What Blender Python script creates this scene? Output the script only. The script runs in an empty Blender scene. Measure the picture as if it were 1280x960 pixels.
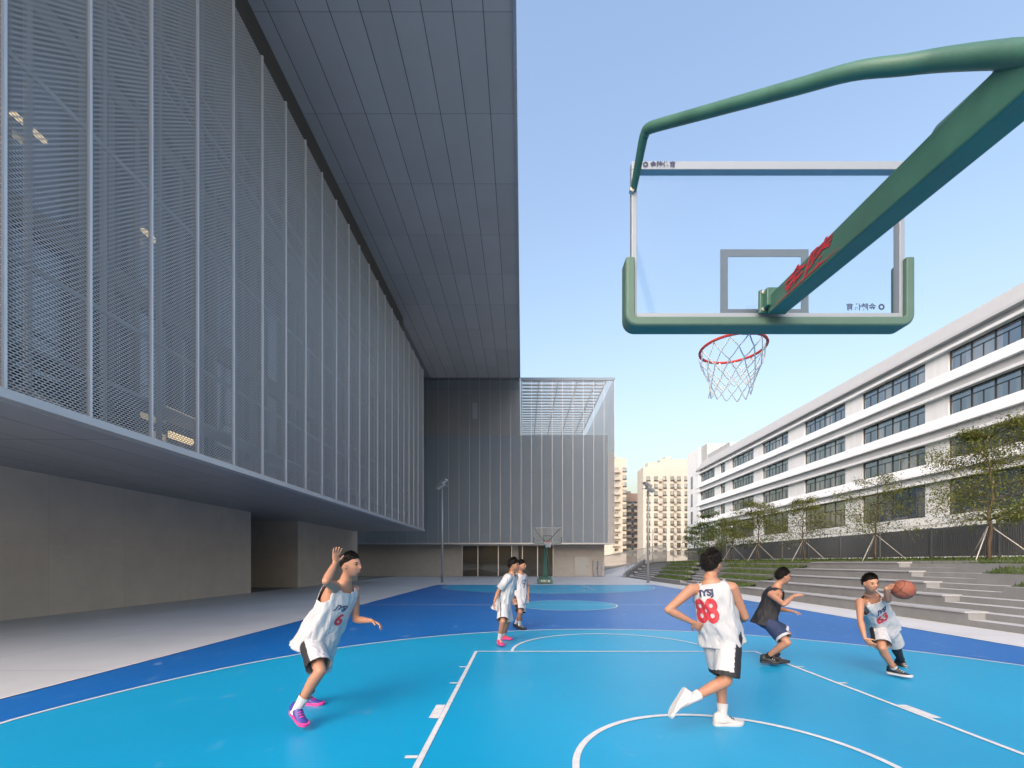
import bpy, bmesh, math, random
from mathutils import Vector, Matrix, noise
from mathutils.bvhtree import BVHTree

random.seed(7)
S = bpy.context.scene
COL = S.collection
R = math.radians
V = Vector

# ------------------------------------------------------------------ camera constants (measured from the photograph)
F, CX, CY, HC = 537.0, 653.0, 703.0, 1.56


def px(x, y, Y):
    """world point seen at photo pixel x, y at depth Y (used to pose the players)"""
    return V(((x - CX) * Y / F, Y, HC - (y - CY) * Y / F))


# ------------------------------------------------------------------ helpers
def smat(name):
    m = bpy.data.materials.new(name)
    m.use_nodes = True
    nt = m.node_tree
    return m, nt, nt.nodes['Principled BSDF']


def N(nt, kind, **kw):
    n = nt.nodes.new(kind)
    for k, v in kw.items():
        setattr(n, k, v)
    return n


def L(nt, a, b):
    nt.links.new(a, b)


def M(nt, op, a, b=None, c=None):
    n = nt.nodes.new('ShaderNodeMath')
    n.operation = op
    for i, v in enumerate((a, b, c)):
        if v is None:
            continue
        if isinstance(v, (int, float)):
            n.inputs[i].default_value = v
        else:
            nt.links.new(v, n.inputs[i])
    return n.outputs[0]


def pbr(name, col, rough=.6, metal=0., var=.0, scale=3., bump=0., bscale=40., spec=.5, stretch=(1, 1, 1),
        var2=0., scale2=.4, coords='pos', rvar=0.):
    """one procedural surface: colour wear at two scales, roughness wear and a fine bump"""
    m, nt, b = smat(name)
    b.inputs['Base Color'].default_value = (*col, 1)
    b.inputs['Roughness'].default_value = rough
    b.inputs['Metallic'].default_value = metal
    b.inputs['Specular IOR Level'].default_value = spec
    if coords == 'pos':
        pos = N(nt, 'ShaderNodeNewGeometry').outputs['Position']
    else:
        pos = N(nt, 'ShaderNodeTexCoord').outputs['Object']
    if var or var2 or rvar:
        mp = N(nt, 'ShaderNodeMapping')
        mp.inputs['Scale'].default_value = stretch
        L(nt, pos, mp.inputs['Vector'])
        n1 = N(nt, 'ShaderNodeTexNoise')
        n1.inputs['Scale'].default_value = scale
        n1.inputs['Detail'].default_value = 6
        n1.inputs['Roughness'].default_value = .62
        L(nt, mp.outputs[0], n1.inputs['Vector'])
        n2 = N(nt, 'ShaderNodeTexNoise')
        n2.inputs['Scale'].default_value = scale2
        n2.inputs['Detail'].default_value = 3
        L(nt, mp.outputs[0], n2.inputs['Vector'])
        f = M(nt, 'ADD', M(nt, 'MULTIPLY', M(nt, 'SUBTRACT', n1.outputs['Fac'], .5), 2 * var * 2),
              M(nt, 'MULTIPLY', M(nt, 'SUBTRACT', n2.outputs['Fac'], .5), 2 * var2 * 2))
        f = M(nt, 'ADD', f, 1.)
        mx = N(nt, 'ShaderNodeVectorMath', operation='SCALE')
        mx.inputs[0].default_value = col
        L(nt, f, mx.inputs['Scale'])
        L(nt, mx.outputs[0], b.inputs['Base Color'])
        if rvar:
            L(nt, M(nt, 'ADD', M(nt, 'MULTIPLY', M(nt, 'SUBTRACT', n1.outputs['Fac'], .5), rvar * 2), rough), b.inputs['Roughness'])
    if bump:
        n3 = N(nt, 'ShaderNodeTexNoise')
        n3.inputs['Scale'].default_value = bscale
        n3.inputs['Detail'].default_value = 4
        L(nt, pos, n3.inputs['Vector'])
        bp = N(nt, 'ShaderNodeBump')
        bp.inputs['Strength'].default_value = bump
        bp.inputs['Distance'].default_value = .02
        L(nt, n3.outputs['Fac'], bp.inputs['Height'])
        L(nt, bp.outputs[0], b.inputs['Normal'])
    return m


def grid_lines(nt, pos_axis_out, pitch, off, width):
    """1 on a joint line every pitch metres"""
    u = M(nt, 'FRACT', M(nt, 'DIVIDE', M(nt, 'SUBTRACT', pos_axis_out, off), pitch))
    d = M(nt, 'MULTIPLY', M(nt, 'MINIMUM', u, M(nt, 'SUBTRACT', 1., u)), pitch)
    return M(nt, 'LESS_THAN', d, width / 2)


def jointed(name, col, line_col, px_, ox, py_, oy, w, rough=.5, metal=0., var=.08, axes=('X', 'Y'), scale=.6, spec=.5, cell=.06, l2k=1.):
    """panelled or paved surface: thin joints, a small shade difference from panel to panel, wear"""
    m, nt, b = smat(name)
    g = N(nt, 'ShaderNodeNewGeometry')
    sp = N(nt, 'ShaderNodeSeparateXYZ')
    L(nt, g.outputs['Position'], sp.inputs[0])
    a1, a2 = sp.outputs[axes[0]], sp.outputs[axes[1]]
    l1 = grid_lines(nt, a1, px_, ox, w)
    l2 = grid_lines(nt, a2, py_, oy, w)
    ln = M(nt, 'MAXIMUM', l1, M(nt, 'MULTIPLY', l2, l2k))
    cmb = N(nt, 'ShaderNodeCombineXYZ')
    L(nt, M(nt, 'FLOOR', M(nt, 'DIVIDE', M(nt, 'SUBTRACT', a1, ox), px_)), cmb.inputs[0])
    L(nt, M(nt, 'FLOOR', M(nt, 'DIVIDE', M(nt, 'SUBTRACT', a2, oy), py_)), cmb.inputs[1])
    wn = N(nt, 'ShaderNodeTexWhiteNoise', noise_dimensions='2D')
    L(nt, cmb.outputs[0], wn.inputs['Vector'])
    n1 = N(nt, 'ShaderNodeTexNoise')
    n1.inputs['Scale'].default_value = scale
    n1.inputs['Detail'].default_value = 8
    n1.inputs['Roughness'].default_value = .65
    L(nt, g.outputs['Position'], n1.inputs['Vector'])
    f = M(nt, 'ADD', 1., M(nt, 'ADD', M(nt, 'MULTIPLY', M(nt, 'SUBTRACT', n1.outputs['Fac'], .5), 4 * var),
                           M(nt, 'MULTIPLY', M(nt, 'SUBTRACT', wn.outputs['Value'], .5), 2 * cell)))
    sc = N(nt, 'ShaderNodeVectorMath', operation='SCALE')
    sc.inputs[0].default_value = col
    L(nt, f, sc.inputs['Scale'])
    mx = N(nt, 'ShaderNodeMix', data_type='RGBA')
    L(nt, ln, mx.inputs['Factor'])
    L(nt, sc.outputs[0], mx.inputs[6])
    mx.inputs[7].default_value = (*line_col, 1)
    L(nt, mx.outputs[2], b.inputs['Base Color'])
    b.inputs['Roughness'].default_value = rough
    b.inputs['Metallic'].default_value = metal
    b.inputs['Specular IOR Level'].default_value = spec
    bp = N(nt, 'ShaderNodeBump')
    bp.inputs['Strength'].default_value = .5
    bp.inputs['Distance'].default_value = .01
    L(nt, M(nt, 'SUBTRACT', 1., ln), bp.inputs['Height'])
    L(nt, bp.outputs[0], b.inputs['Normal'])
    return m


def perforated(name, col, ph, pv, a, bb, rough=.45, metal=.6):
    """sheet metal with staggered punched slots: the holes are open"""
    m, nt, b = smat(name)
    b.inputs['Base Color'].default_value = (*col, 1)
    b.inputs['Roughness'].default_value = rough
    b.inputs['Metallic'].default_value = metal
    g = N(nt, 'ShaderNodeNewGeometry')
    sp = N(nt, 'ShaderNodeSeparateXYZ')
    L(nt, g.outputs['Position'], sp.inputs[0])
    h = M(nt, 'ADD', sp.outputs['X'], sp.outputs['Y'])
    v = M(nt, 'DIVIDE', sp.outputs['Z'], pv)
    row = M(nt, 'FLOOR', v)
    off = M(nt, 'MULTIPLY', M(nt, 'MODULO', row, 2.), .5)
    u = M(nt, 'FRACT', M(nt, 'ADD', M(nt, 'DIVIDE', h, ph), off))
    vv = M(nt, 'FRACT', v)
    d = M(nt, 'ADD', M(nt, 'POWER', M(nt, 'ABSOLUTE', M(nt, 'DIVIDE', M(nt, 'SUBTRACT', u, .5), a)), 2.),
          M(nt, 'POWER', M(nt, 'ABSOLUTE', M(nt, 'DIVIDE', M(nt, 'SUBTRACT', vv, .5), bb)), 2.))
    hole = M(nt, 'LESS_THAN', d, 1.)
    tr = N(nt, 'ShaderNodeBsdfTransparent')
    mix = N(nt, 'ShaderNodeMixShader')
    L(nt, hole, mix.inputs[0])
    L(nt, b.outputs[0], mix.inputs[1])
    L(nt, tr.outputs[0], mix.inputs[2])
    L(nt, mix.outputs[0], nt.nodes['Material Output'].inputs['Surface'])
    return m


def glassy(name, dark, refl, mixf, rough=.03, wob=.0):
    """window glass in front of a dim room: mirror layer over a dark body"""
    m, nt, b = smat(name)
    b.inputs['Base Color'].default_value = (*dark, 1)
    b.inputs['Roughness'].default_value = .4
    gl = N(nt, 'ShaderNodeBsdfGlossy')
    gl.inputs['Color'].default_value = (*refl, 1)
    gl.inputs['Roughness'].default_value = rough
    lw = N(nt, 'ShaderNodeLayerWeight')
    lw.inputs['Blend'].default_value = .35
    mix = N(nt, 'ShaderNodeMixShader')
    L(nt, M(nt, 'MINIMUM', M(nt, 'ADD', mixf, M(nt, 'MULTIPLY', lw.outputs['Fresnel'], .6)), 1.), mix.inputs[0])
    L(nt, b.outputs[0], mix.inputs[1])
    L(nt, gl.outputs[0], mix.inputs[2])
    L(nt, mix.outputs[0], nt.nodes['Material Output'].inputs['Surface'])
    if wob:
        g = N(nt, 'ShaderNodeNewGeometry')
        n3 = N(nt, 'ShaderNodeTexNoise')
        n3.inputs['Scale'].default_value = .9
        n3.inputs['Detail'].default_value = 1
        L(nt, g.outputs['Position'], n3.inputs['Vector'])
        bp = N(nt, 'ShaderNodeBump')
        bp.inputs['Strength'].default_value = wob
        bp.inputs['Distance'].default_value = .05
        L(nt, n3.outputs['Fac'], bp.inputs['Height'])
        L(nt, bp.outputs[0], gl.inputs['Normal'])
    return m


def clear_glass(name, tint, fac):
    m, nt, b = smat(name)
    tr = N(nt, 'ShaderNodeBsdfTransparent')
    tr.inputs['Color'].default_value = (*tint, 1)
    gl = N(nt, 'ShaderNodeBsdfGlossy')
    gl.inputs['Roughness'].default_value = .02
    gl.inputs['Color'].default_value = (.9, .95, 1, 1)
    mix = N(nt, 'ShaderNodeMixShader')
    mix.inputs[0].default_value = fac
    L(nt, tr.outputs[0], mix.inputs[1])
    L(nt, gl.outputs[0], mix.inputs[2])
    dd = N(nt, 'ShaderNodeBsdfTranslucent')
    dd.inputs['Color'].default_value = (.8, .85, .88, 1)
    n1 = N(nt, 'ShaderNodeTexNoise')
    n1.inputs['Scale'].default_value = 2.5
    n1.inputs['Detail'].default_value = 7
    mix2 = N(nt, 'ShaderNodeMixShader')
    L(nt, M(nt, 'MULTIPLY', n1.outputs['Fac'], .09), mix2.inputs[0])
    L(nt, mix.outputs[0], mix2.inputs[1])
    L(nt, dd.outputs[0], mix2.inputs[2])
    L(nt, mix2.outputs[0], nt.nodes['Material Output'].inputs['Surface'])
    return m


class MB:
    def __init__(s):
        s.v, s.f, s.m = [], [], []

    def add(s, vs, fs, mi=0):
        o = len(s.v)
        s.v += [V(p) for p in vs]
        for f in fs:
            s.f.append([i + o for i in f])
            s.m.append(mi)
        return s

    def box(s, x0, x1, y0, y1, z0, z1, mi=0):
        return s.add([(x0, y0, z0), (x1, y0, z0), (x1, y1, z0), (x0, y1, z0), (x0, y0, z1), (x1, y0, z1), (x1, y1, z1), (x0, y1, z1)],
                     [(0, 3, 2, 1), (4, 5, 6, 7), (0, 1, 5, 4), (1, 2, 6, 5), (2, 3, 7, 6), (3, 0, 4, 7)], mi)

    def bar(s, a, b, w, h, mi=0, up=(0, 0, 1), w2=None, h2=None):
        """rectangular bar from a to b"""
        a, b = V(a), V(b)
        d = (b - a).normalized()
        u = V(up)
        if abs(d.dot(u)) > .98:
            u = V((0, 1, 0))
        r = d.cross(u).normalized()
        u = r.cross(d)
        w2, h2 = w2 or w, h2 or h
        vs = []
        for p, ww, hh in ((a, w, h), (b, w2, h2)):
            for i, j in ((-1, -1), (1, -1), (1, 1), (-1, 1)):
                vs.append(p + r * i * ww / 2 + u * j * hh / 2)
        return s.add(vs, [(3, 2, 1, 0), (4, 5, 6, 7), (0, 1, 5, 4), (1, 2, 6, 5), (2, 3, 7, 6), (3, 0, 4, 7)], mi)

    def rings(s, rings, mi=0, cap=True, closed=False):
        n = len(rings[0])
        vs = [p for r in rings for p in r]
        fs = []
        k = len(rings)
        for i in range(k if closed else k - 1):
            i2 = (i + 1) % k
            for j in range(n):
                j2 = (j + 1) % n
                fs.append((i * n + j, i * n + j2, i2 * n + j2, i2 * n + j))
        if cap and not closed:
            fs.append(tuple(range(n))[::-1])
            fs.append(tuple((k - 1) * n + j for j in range(n)))
        return s.add(vs, fs, mi)

    def tube(s, pts, rad, n=10, mi=0, cap=True, closed=False, round_ends=False, flat=1.):
        pts = [V(p) for p in pts]
        if isinstance(rad, (int, float)):
            rad = [rad] * len(pts)
        rad = list(rad)
        if round_ends:
            d0 = (pts[0] - pts[1]).normalized()
            d1 = (pts[-1] - pts[-2]).normalized()
            P, Q = [], []
            for k in (1., .8, .45):
                P.append(pts[0] + d0 * rad[0] * k * .98)
                Q.append(rad[0] * math.sqrt(max(1 - k * k, .004)))
            P2, Q2 = [], []
            for k in (.45, .8, 1.):
                P2.append(pts[-1] + d1 * rad[-1] * k * .98)
                Q2.append(rad[-1] * math.sqrt(max(1 - k * k, .004)))
            pts = P + pts + P2
            rad = Q + rad + Q2
        rs = []
        prev = None
        k = len(pts)
        for i, p in enumerate(pts):
            if closed:
                d = pts[(i + 1) % k] - pts[i - 1]
            else:
                d = pts[min(i + 1, k - 1)] - pts[max(i - 1, 0)]
            d.normalize()
            if prev is None:
                u = V((0, 0, 1)) if abs(d.z) < .9 else V((0, 1, 0))
            else:
                u = prev
            r = d.cross(u).normalized()
            u = r.cross(d).normalized()
            prev = u
            rs.append([p + (r * math.cos(2 * math.pi * j / n) + u * flat * math.sin(2 * math.pi * j / n)) * rad[i] for j in range(n)])
        return s.rings(rs, mi, cap, closed)

    def prism(s, poly, z0, z1, mi=0):
        n = len(poly)
        vs = [(x, y, z0) for x, y in poly] + [(x, y, z1) for x, y in poly]
        fs = [tuple(range(n))[::-1], tuple(range(n, 2 * n))] + [(i, (i + 1) % n, n + (i + 1) % n, n + i) for i in range(n)]
        return s.add(vs, fs, mi)

    def ball(s, c, r, n=16, mi=0, ax=None):
        """ellipsoid, r is a 3-tuple along the columns of ax"""
        c = V(c)
        ax = ax or Matrix.Identity(3)
        rs = []
        for i in range(n // 2 + 1):
            t = math.pi * (i + .001) / (n // 2 + .002) - math.pi / 2
            rs.append([c + ax @ V((r[0] * math.cos(t) * math.cos(2 * math.pi * j / n), r[1] * math.cos(t) * math.sin(2 * math.pi * j / n), r[2] * math.sin(t))) for j in range(n)])
        return s.rings(rs, mi)

    def build(s, name, mats, parent=None, smooth=False, bevel=0., loc=None, auto=None):
        me = bpy.data.meshes.new(name)
        o = bpy.data.objects.new(name, me)
        COL.objects.link(o)
        off = V((0, 0, 0))
        if parent is not None:
            o.parent = parent
            off = wloc(parent)
        elif loc is not None:
            o.location = loc
            off = V(loc)
        me.from_pydata([p - off for p in s.v], [], s.f)
        for m in (mats if isinstance(mats, (list, tuple)) else [mats]):
            me.materials.append(m)
        me.polygons.foreach_set('material_index', s.m)
        if smooth:
            me.polygons.foreach_set('use_smooth', [True] * len(s.f))
        bm = bmesh.new()
        bm.from_mesh(me)
        bmesh.ops.recalc_face_normals(bm, faces=bm.faces)
        if auto:
            for e in bm.edges:
                if len(e.link_faces) == 2 and e.calc_face_angle(0) > R(auto):
                    e.smooth = False
        bm.to_mesh(me)
        bm.free()
        if bevel:
            b = o.modifiers.new('bevel', 'BEVEL')
            b.width = bevel
            b.segments = 2
            b.limit_method = 'ANGLE'
        me.update()
        return o


def wloc(o):
    p = V(o.location)
    while o.parent:
        o = o.parent
        p += V(o.location)
    return p


def tag(o, label, cat, group=None, kind=None):
    if label:
        o['label'] = label
    if cat:
        o['category'] = cat
    if group:
        o['group'] = group
    if kind:
        o['kind'] = kind
    return o


def thing(name, label, cat, loc=(0, 0, 0), group=None):
    o = bpy.data.objects.new(name, None)
    o.empty_display_size = .3
    COL.objects.link(o)
    o.location = loc
    return tag(o, label, cat, group)


def copy_tree(o, parent=None):
    c = o.copy()
    COL.objects.link(c)
    if parent is not None:
        c.parent = parent
    for ch in [x for x in bpy.data.objects if x.parent == o]:
        copy_tree(ch, c)
    return c


def struct(name, mb, mats, **kw):
    o = mb.build(name, mats, **kw)
    o['kind'] = 'structure'
    return o


def text_mesh(txt, size, bold=0., shear=0., spacing=1., sub=.03):
    cu = bpy.data.curves.new('lettering', 'FONT')
    cu.body = txt
    cu.size = size
    cu.align_x = 'CENTER'
    cu.align_y = 'CENTER'
    cu.offset = bold
    cu.shear = shear
    cu.space_character = spacing
    cu.resolution_u = 3
    ob = bpy.data.objects.new('lettering', cu)
    COL.objects.link(ob)
    dg = bpy.context.evaluated_depsgraph_get()
    me = bpy.data.meshes.new_from_object(ob.evaluated_get(dg))
    bpy.data.objects.remove(ob)
    bm = bmesh.new()
    bm.from_mesh(me)
    bmesh.ops.triangulate(bm, faces=bm.faces)
    for _ in range(4):
        es = [e for e in bm.edges if e.calc_length() > sub]
        if not es:
            break
        bmesh.ops.subdivide_edges(bm, edges=es, cuts=1)
        bmesh.ops.triangulate(bm, faces=bm.faces)
    vs = [v.co.copy() for v in bm.verts]
    fs = [[v.index for v in f.verts] for f in bm.faces]
    bm.free()
    return vs, fs


def flat_text(txt, size, origin, xdir, ydir, mat, name, parent, bold=0., shear=0., mirror=False):
    vs, fs = text_mesh(txt, size, bold, shear, sub=1.)
    xd, yd = V(xdir).normalized(), V(ydir).normalized()
    mb = MB()
    mb.add([V(origin) + xd * v.x * (-1 if mirror else 1) + yd * v.y for v in vs], fs)
    return mb.build(name, mat, parent)


# ------------------------------------------------------------------ materials
m_pave = jointed('paving', (.50, .52, .54), (.36, .375, .39), 3.0, .4, 3.0, .2, .02, rough=.55, var=.10, scale=.5, cell=.03)
m_ground = pbr('ground', (.22, .22, .21), .8, var=.1, scale=.2)


def court_mat(name, col, rough, wear):
    m, nt, b = smat(name)
    g = N(nt, 'ShaderNodeNewGeometry')
    n1 = N(nt, 'ShaderNodeTexNoise')
    n1.inputs['Scale'].default_value = .35
    n1.inputs['Detail'].default_value = 5
    L(nt, g.outputs['Position'], n1.inputs['Vector'])
    n2 = N(nt, 'ShaderNodeTexNoise')
    n2.inputs['Scale'].default_value = 3.2
    n2.inputs['Detail'].default_value = 9
    n2.inputs['Roughness'].default_value = .7
    mp = N(nt, 'ShaderNodeMapping')
    mp.inputs['Scale'].default_value = (1, .55, 1)
    mp.inputs['Rotation'].default_value = (0, 0, .5)
    L(nt, g.outputs['Position'], mp.inputs[0])
    L(nt, mp.outputs[0], n2.inputs['Vector'])
    n3 = N(nt, 'ShaderNodeTexNoise')
    n3.inputs['Scale'].default_value = 14
    n3.inputs['Detail'].default_value = 6
    L(nt, g.outputs['Position'], n3.inputs['Vector'])
    f = M(nt, 'ADD', 1., M(nt, 'ADD', M(nt, 'MULTIPLY', M(nt, 'SUBTRACT', n1.outputs['Fac'], .5), .35),
                           M(nt, 'MULTIPLY', M(nt, 'SUBTRACT', n3.outputs['Fac'], .5), .14)))
    sc = N(nt, 'ShaderNodeVectorMath', operation='SCALE')
    sc.inputs[0].default_value = col
    L(nt, f, sc.inputs['Scale'])
    scuff = M(nt, 'MULTIPLY', M(nt, 'SMOOTHSTEP', n2.outputs['Fac'], .58, .74) if False else M(nt, 'MAXIMUM', M(nt, 'MULTIPLY', M(nt, 'SUBTRACT', n2.outputs['Fac'], .60), 4.), 0.), wear)
    scuff = M(nt, 'MINIMUM', scuff, .5)
    mx = N(nt, 'ShaderNodeMix', data_type='RGBA')
    L(nt, scuff, mx.inputs['Factor'])
    L(nt, sc.outputs[0], mx.inputs[6])
    mx.inputs[7].default_value = (.30, .45, .62, 1)
    L(nt, mx.outputs[2], b.inputs['Base Color'])
    L(nt, M(nt, 'ADD', rough - .06, M(nt, 'MULTIPLY', n3.outputs['Fac'], .12)), b.inputs['Roughness'])
    b.inputs['Specular IOR Level'].default_value = .5
    bp = N(nt, 'ShaderNodeBump')
    bp.inputs['Strength'].default_value = .12
    bp.inputs['Distance'].default_value = .004
    n4 = N(nt, 'ShaderNodeTexNoise')
    n4.inputs['Scale'].default_value = 120
    L(nt, g.outputs['Position'], n4.inputs['Vector'])
    L(nt, n4.outputs['Fac'], bp.inputs['Height'])
    L(nt, bp.outputs[0], b.inputs['Normal'])
    return m


m_blue = court_mat('court_blue', (.002, .125, .43), .36, 1.3)
m_cyan = court_mat('court_cyan', (.002, .29, .53), .38, .35)
m_line = pbr('line_paint', (.60, .62, .63), .5, var=.16, scale=9)
m_conc = jointed('tan_concrete', (.58, .51, .43), (.50, .44, .37), 2.4, .6, 2.1, 0., .014, rough=.75, var=.10, axes=('Y', 'Z'), scale=.9, cell=.025, l2k=.6)
m_conc2 = pbr('grey_concrete', (.44, .42, .39), .75, var=.08, scale=2., bump=.12, bscale=20)
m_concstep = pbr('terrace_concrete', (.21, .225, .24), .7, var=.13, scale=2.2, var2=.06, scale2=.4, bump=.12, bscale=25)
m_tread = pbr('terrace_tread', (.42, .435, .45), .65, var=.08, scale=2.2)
m_seat = pbr('seat_slab_concrete', (.33, .345, .36), .65, var=.08, scale=2.2)
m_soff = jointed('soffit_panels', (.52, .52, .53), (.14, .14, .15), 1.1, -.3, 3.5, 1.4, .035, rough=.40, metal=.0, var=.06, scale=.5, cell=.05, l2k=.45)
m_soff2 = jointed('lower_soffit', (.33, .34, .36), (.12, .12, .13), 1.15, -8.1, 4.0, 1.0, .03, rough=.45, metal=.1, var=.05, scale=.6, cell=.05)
m_alu = pbr('aluminium', (.55, .57, .60), .35, .7, var=.04, scale=3)
m_fin = pbr('pale_fin', (.62, .65, .70), .4, .4, var=.03)
m_edge = pbr('edge_trim', (.50, .53, .57), .35, .5, var=.03)
m_steel = pbr('frame_steel', (.30, .31, .33), .5, .2, var=.05)
m_mesh = perforated('perforated_screen', (.42, .42, .425), .09, .045, .43, .36, rough=.5, metal=.35)
m_mesh2 = perforated('perforated_screen_fine', (.34, .40, .46), .08, .04, .47, .43, rough=.5, metal=.3)
m_glaze = glassy('dim_glazing', (.012, .016, .024), (.75, .84, .95), .42, rough=.06, wob=.25)
m_brown = pbr('brown_mullion', (.15, .11, .085), .5, .1)
m_dark = pbr('dark_interior', (.035, .035, .038), .8, var=.1)
m_gap = pbr('gap_shade_dark', (.085, .08, .075), .8, var=.1)  # dark base puts the shade between screen and roof into the colour
m_inner = pbr('inner_wall', (.42, .38, .34), .8, var=.1, scale=1.)
m_entr = glassy('entrance_glass', (.012, .014, .016), (.38, .5, .55), .02, rough=.03, wob=.1)
m_white = pbr('white_render', (.76, .80, .84), .65, var=.07, scale=2.2, var2=.03, scale2=.2, stretch=(1, 1, .12), bump=.05, bscale=30)
m_core = pbr('blue_grey_wall', (.26, .34, .43), .7, var=.04, scale=1.)
m_grey = pbr('grey_render', (.45, .475, .50), .65, var=.04, scale=1.5)
m_wglass = glassy('window_glass', (.02, .025, .035), (.72, .82, .95), .30, rough=.02, wob=.35)
nt = m_wglass.node_tree
g = N(nt, 'ShaderNodeNewGeometry')
sp = N(nt, 'ShaderNodeSeparateXYZ')
L(nt, g.outputs['Position'], sp.inputs[0])
cb = N(nt, 'ShaderNodeCombineXYZ')
L(nt, M(nt, 'FLOOR', M(nt, 'DIVIDE', M(nt, 'ADD', sp.outputs['Y'], sp.outputs['X']), .89)), cb.inputs[0])
L(nt, M(nt, 'FLOOR', M(nt, 'DIVIDE', M(nt, 'SUBTRACT', sp.outputs['Z'], 2.2), 3.68)), cb.inputs[1])
wn = N(nt, 'ShaderNodeTexWhiteNoise', noise_dimensions='2D')
L(nt, cb.outputs[0], wn.inputs['Vector'])
mx = N(nt, 'ShaderNodeMix', data_type='RGBA')
L(nt, M(nt, 'POWER', wn.outputs['Value'], 3.), mx.inputs['Factor'])
mx.inputs[6].default_value = (.015, .02, .03, 1)
mx.inputs[7].default_value = (.30, .29, .27, 1)
L(nt, mx.outputs[2], nt.nodes['Principled BSDF'].inputs['Base Color'])
m_wframe = pbr('window_frame', (.045, .05, .06), .45, .3)
m_green = pbr('hoop_green', (.040, .125, .095), .45, .0, var=.25, scale=5, bump=.05, bscale=60, rvar=.2)
m_greend = pbr('pad_green', (.07, .14, .115), .6, .0, var=.08, scale=8)
m_steelb = pbr('bolt_steel', (.55, .55, .52), .4, .8)
m_orange = pbr('rim_red', (.62, .055, .035), .45)
m_net = pbr('net_cord', (.62, .64, .66), .8)
m_bglass = clear_glass('backboard_glass', (.965, .985, .995), .025)
m_tgt = pbr('target_paint', (.09, .12, .15), .6)
m_frame = pbr('board_frame_metal', (.25, .30, .36), .45, .1)
m_red = pbr('red_lettering', (.42, .03, .045), .5)
m_navy = pbr('navy_lettering', (.02, .03, .09), .6)
m_whitep = pbr('white_lettering', (.75, .76, .75), .5)
m_bark = pbr('bark', (.12, .09, .07), .85, var=.25, scale=8, stretch=(1, 1, .3), bump=.4, bscale=25)
m_stake = pbr('pole_stake', (.50, .50, .49), .7, var=.1, scale=6)
m_fence = pbr('fence_steel', (.15, .17, .20), .5, .1, var=.05)
m_galv = pbr('galvanised', (.36, .38, .39), .45, .5, var=.05, scale=8)
m_soil = pbr('lawn_soil', (.055, .075, .03), .9, var=.3, scale=2.5)
m_ball = pbr('basketball_leather', (.24, .075, .045), .6, var=.12, scale=20, bump=.35, bscale=260, coords='obj')
m_seam = pbr('ball_seam', (.02, .018, .016), .6)


def leaf_mat(name, c1, c2, sc=1.2):
    m, nt, b = smat(name)
    g = N(nt, 'ShaderNodeNewGeometry')
    n1 = N(nt, 'ShaderNodeTexNoise')
    n1.inputs['Scale'].default_value = sc
    n1.inputs['Detail'].default_value = 4
    L(nt, g.outputs['Position'], n1.inputs['Vector'])
    rn = M(nt, 'ADD', M(nt, 'MULTIPLY', g.outputs['Random Per Island'], .5), M(nt, 'MULTIPLY', n1.outputs['Fac'], .7))
    mx = N(nt, 'ShaderNodeMix', data_type='RGBA')
    L(nt, M(nt, 'SUBTRACT', rn, .1), mx.inputs['Factor'])
    mx.inputs[6].default_value = (*c1, 1)
    mx.inputs[7].default_value = (*c2, 1)
    L(nt, mx.outputs[2], b.inputs['Base Color'])
    b.inputs['Roughness'].default_value = .55
    tl = N(nt, 'ShaderNodeBsdfTranslucent')
    L(nt, mx.outputs[2], tl.inputs['Color'])
    mix = N(nt, 'ShaderNodeMixShader')
    mix.inputs[0].default_value = .3
    L(nt, b.outputs[0], mix.inputs[1])
    L(nt, tl.outputs[0], mix.inputs[2])
    L(nt, mix.outputs[0], nt.nodes['Material Output'].inputs['Surface'])
    return m


m_leaf = leaf_mat('leaf_green', (.085, .12, .028), (.25, .26, .065))
m_leaf2 = leaf_mat('shrub_leaf', (.05, .10, .025), (.15, .21, .05))
m_grass = leaf_mat('grass_blade', (.035, .075, .015), (.10, .16, .03), 2.)

# ------------------------------------------------------------------ ground and court
struct('ground', MB().add([(-900, -300, -.012), (1100, -300, -.012), (1100, 2500, -.012), (-900, 2500, -.012)], [(0, 1, 2, 3)]), m_ground)
struct('paving', MB().add([(-14.0, -60, 0), (10.9, -60, 0), (10.9, 70, 0), (-14.0, 70, 0)], [(0, 1, 2, 3)]), m_pave)
HX, HY = 1.62, 3.245            # hoop centre on plan
SX0, SX1 = HX - 7.5, HX + 7.5   # sidelines
BY0, BY1 = 1.67, 29.67          # baselines
struct('court_surface', MB().add([(SX0 - .1, BY0 - 2.2, .004), (SX1 + .1, BY0 - 2.2, .004), (SX1 + .1, BY1 + .25, .004), (SX0 - .1, BY1 + .25, .004)], [(0, 1, 2, 3)]), m_blue)


def arc(cx, cy, r, a0, a1, n=64):
    return [(cx + r * math.cos(a0 + (a1 - a0) * i / n), cy + r * math.sin(a0 + (a1 - a0) * i / n)) for i in range(n + 1)]


def strip(mb, pts, w, z):
    """flat painted line of width w along pts"""
    vs = []
    k = len(pts)
    for i, p in enumerate(pts):
        a = V((*pts[max(i - 1, 0)], 0))
        b = V((*pts[min(i + 1, k - 1)], 0))
        d = (b - a).normalized()
        n = V((-d.y, d.x, 0)) * w / 2
        q = V((*p, z))
        vs += [q + n, q - n]
    mb.add(vs, [(2 * i, 2 * i + 1, 2 * i + 3, 2 * i + 2) for i in range(k - 1)])


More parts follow.
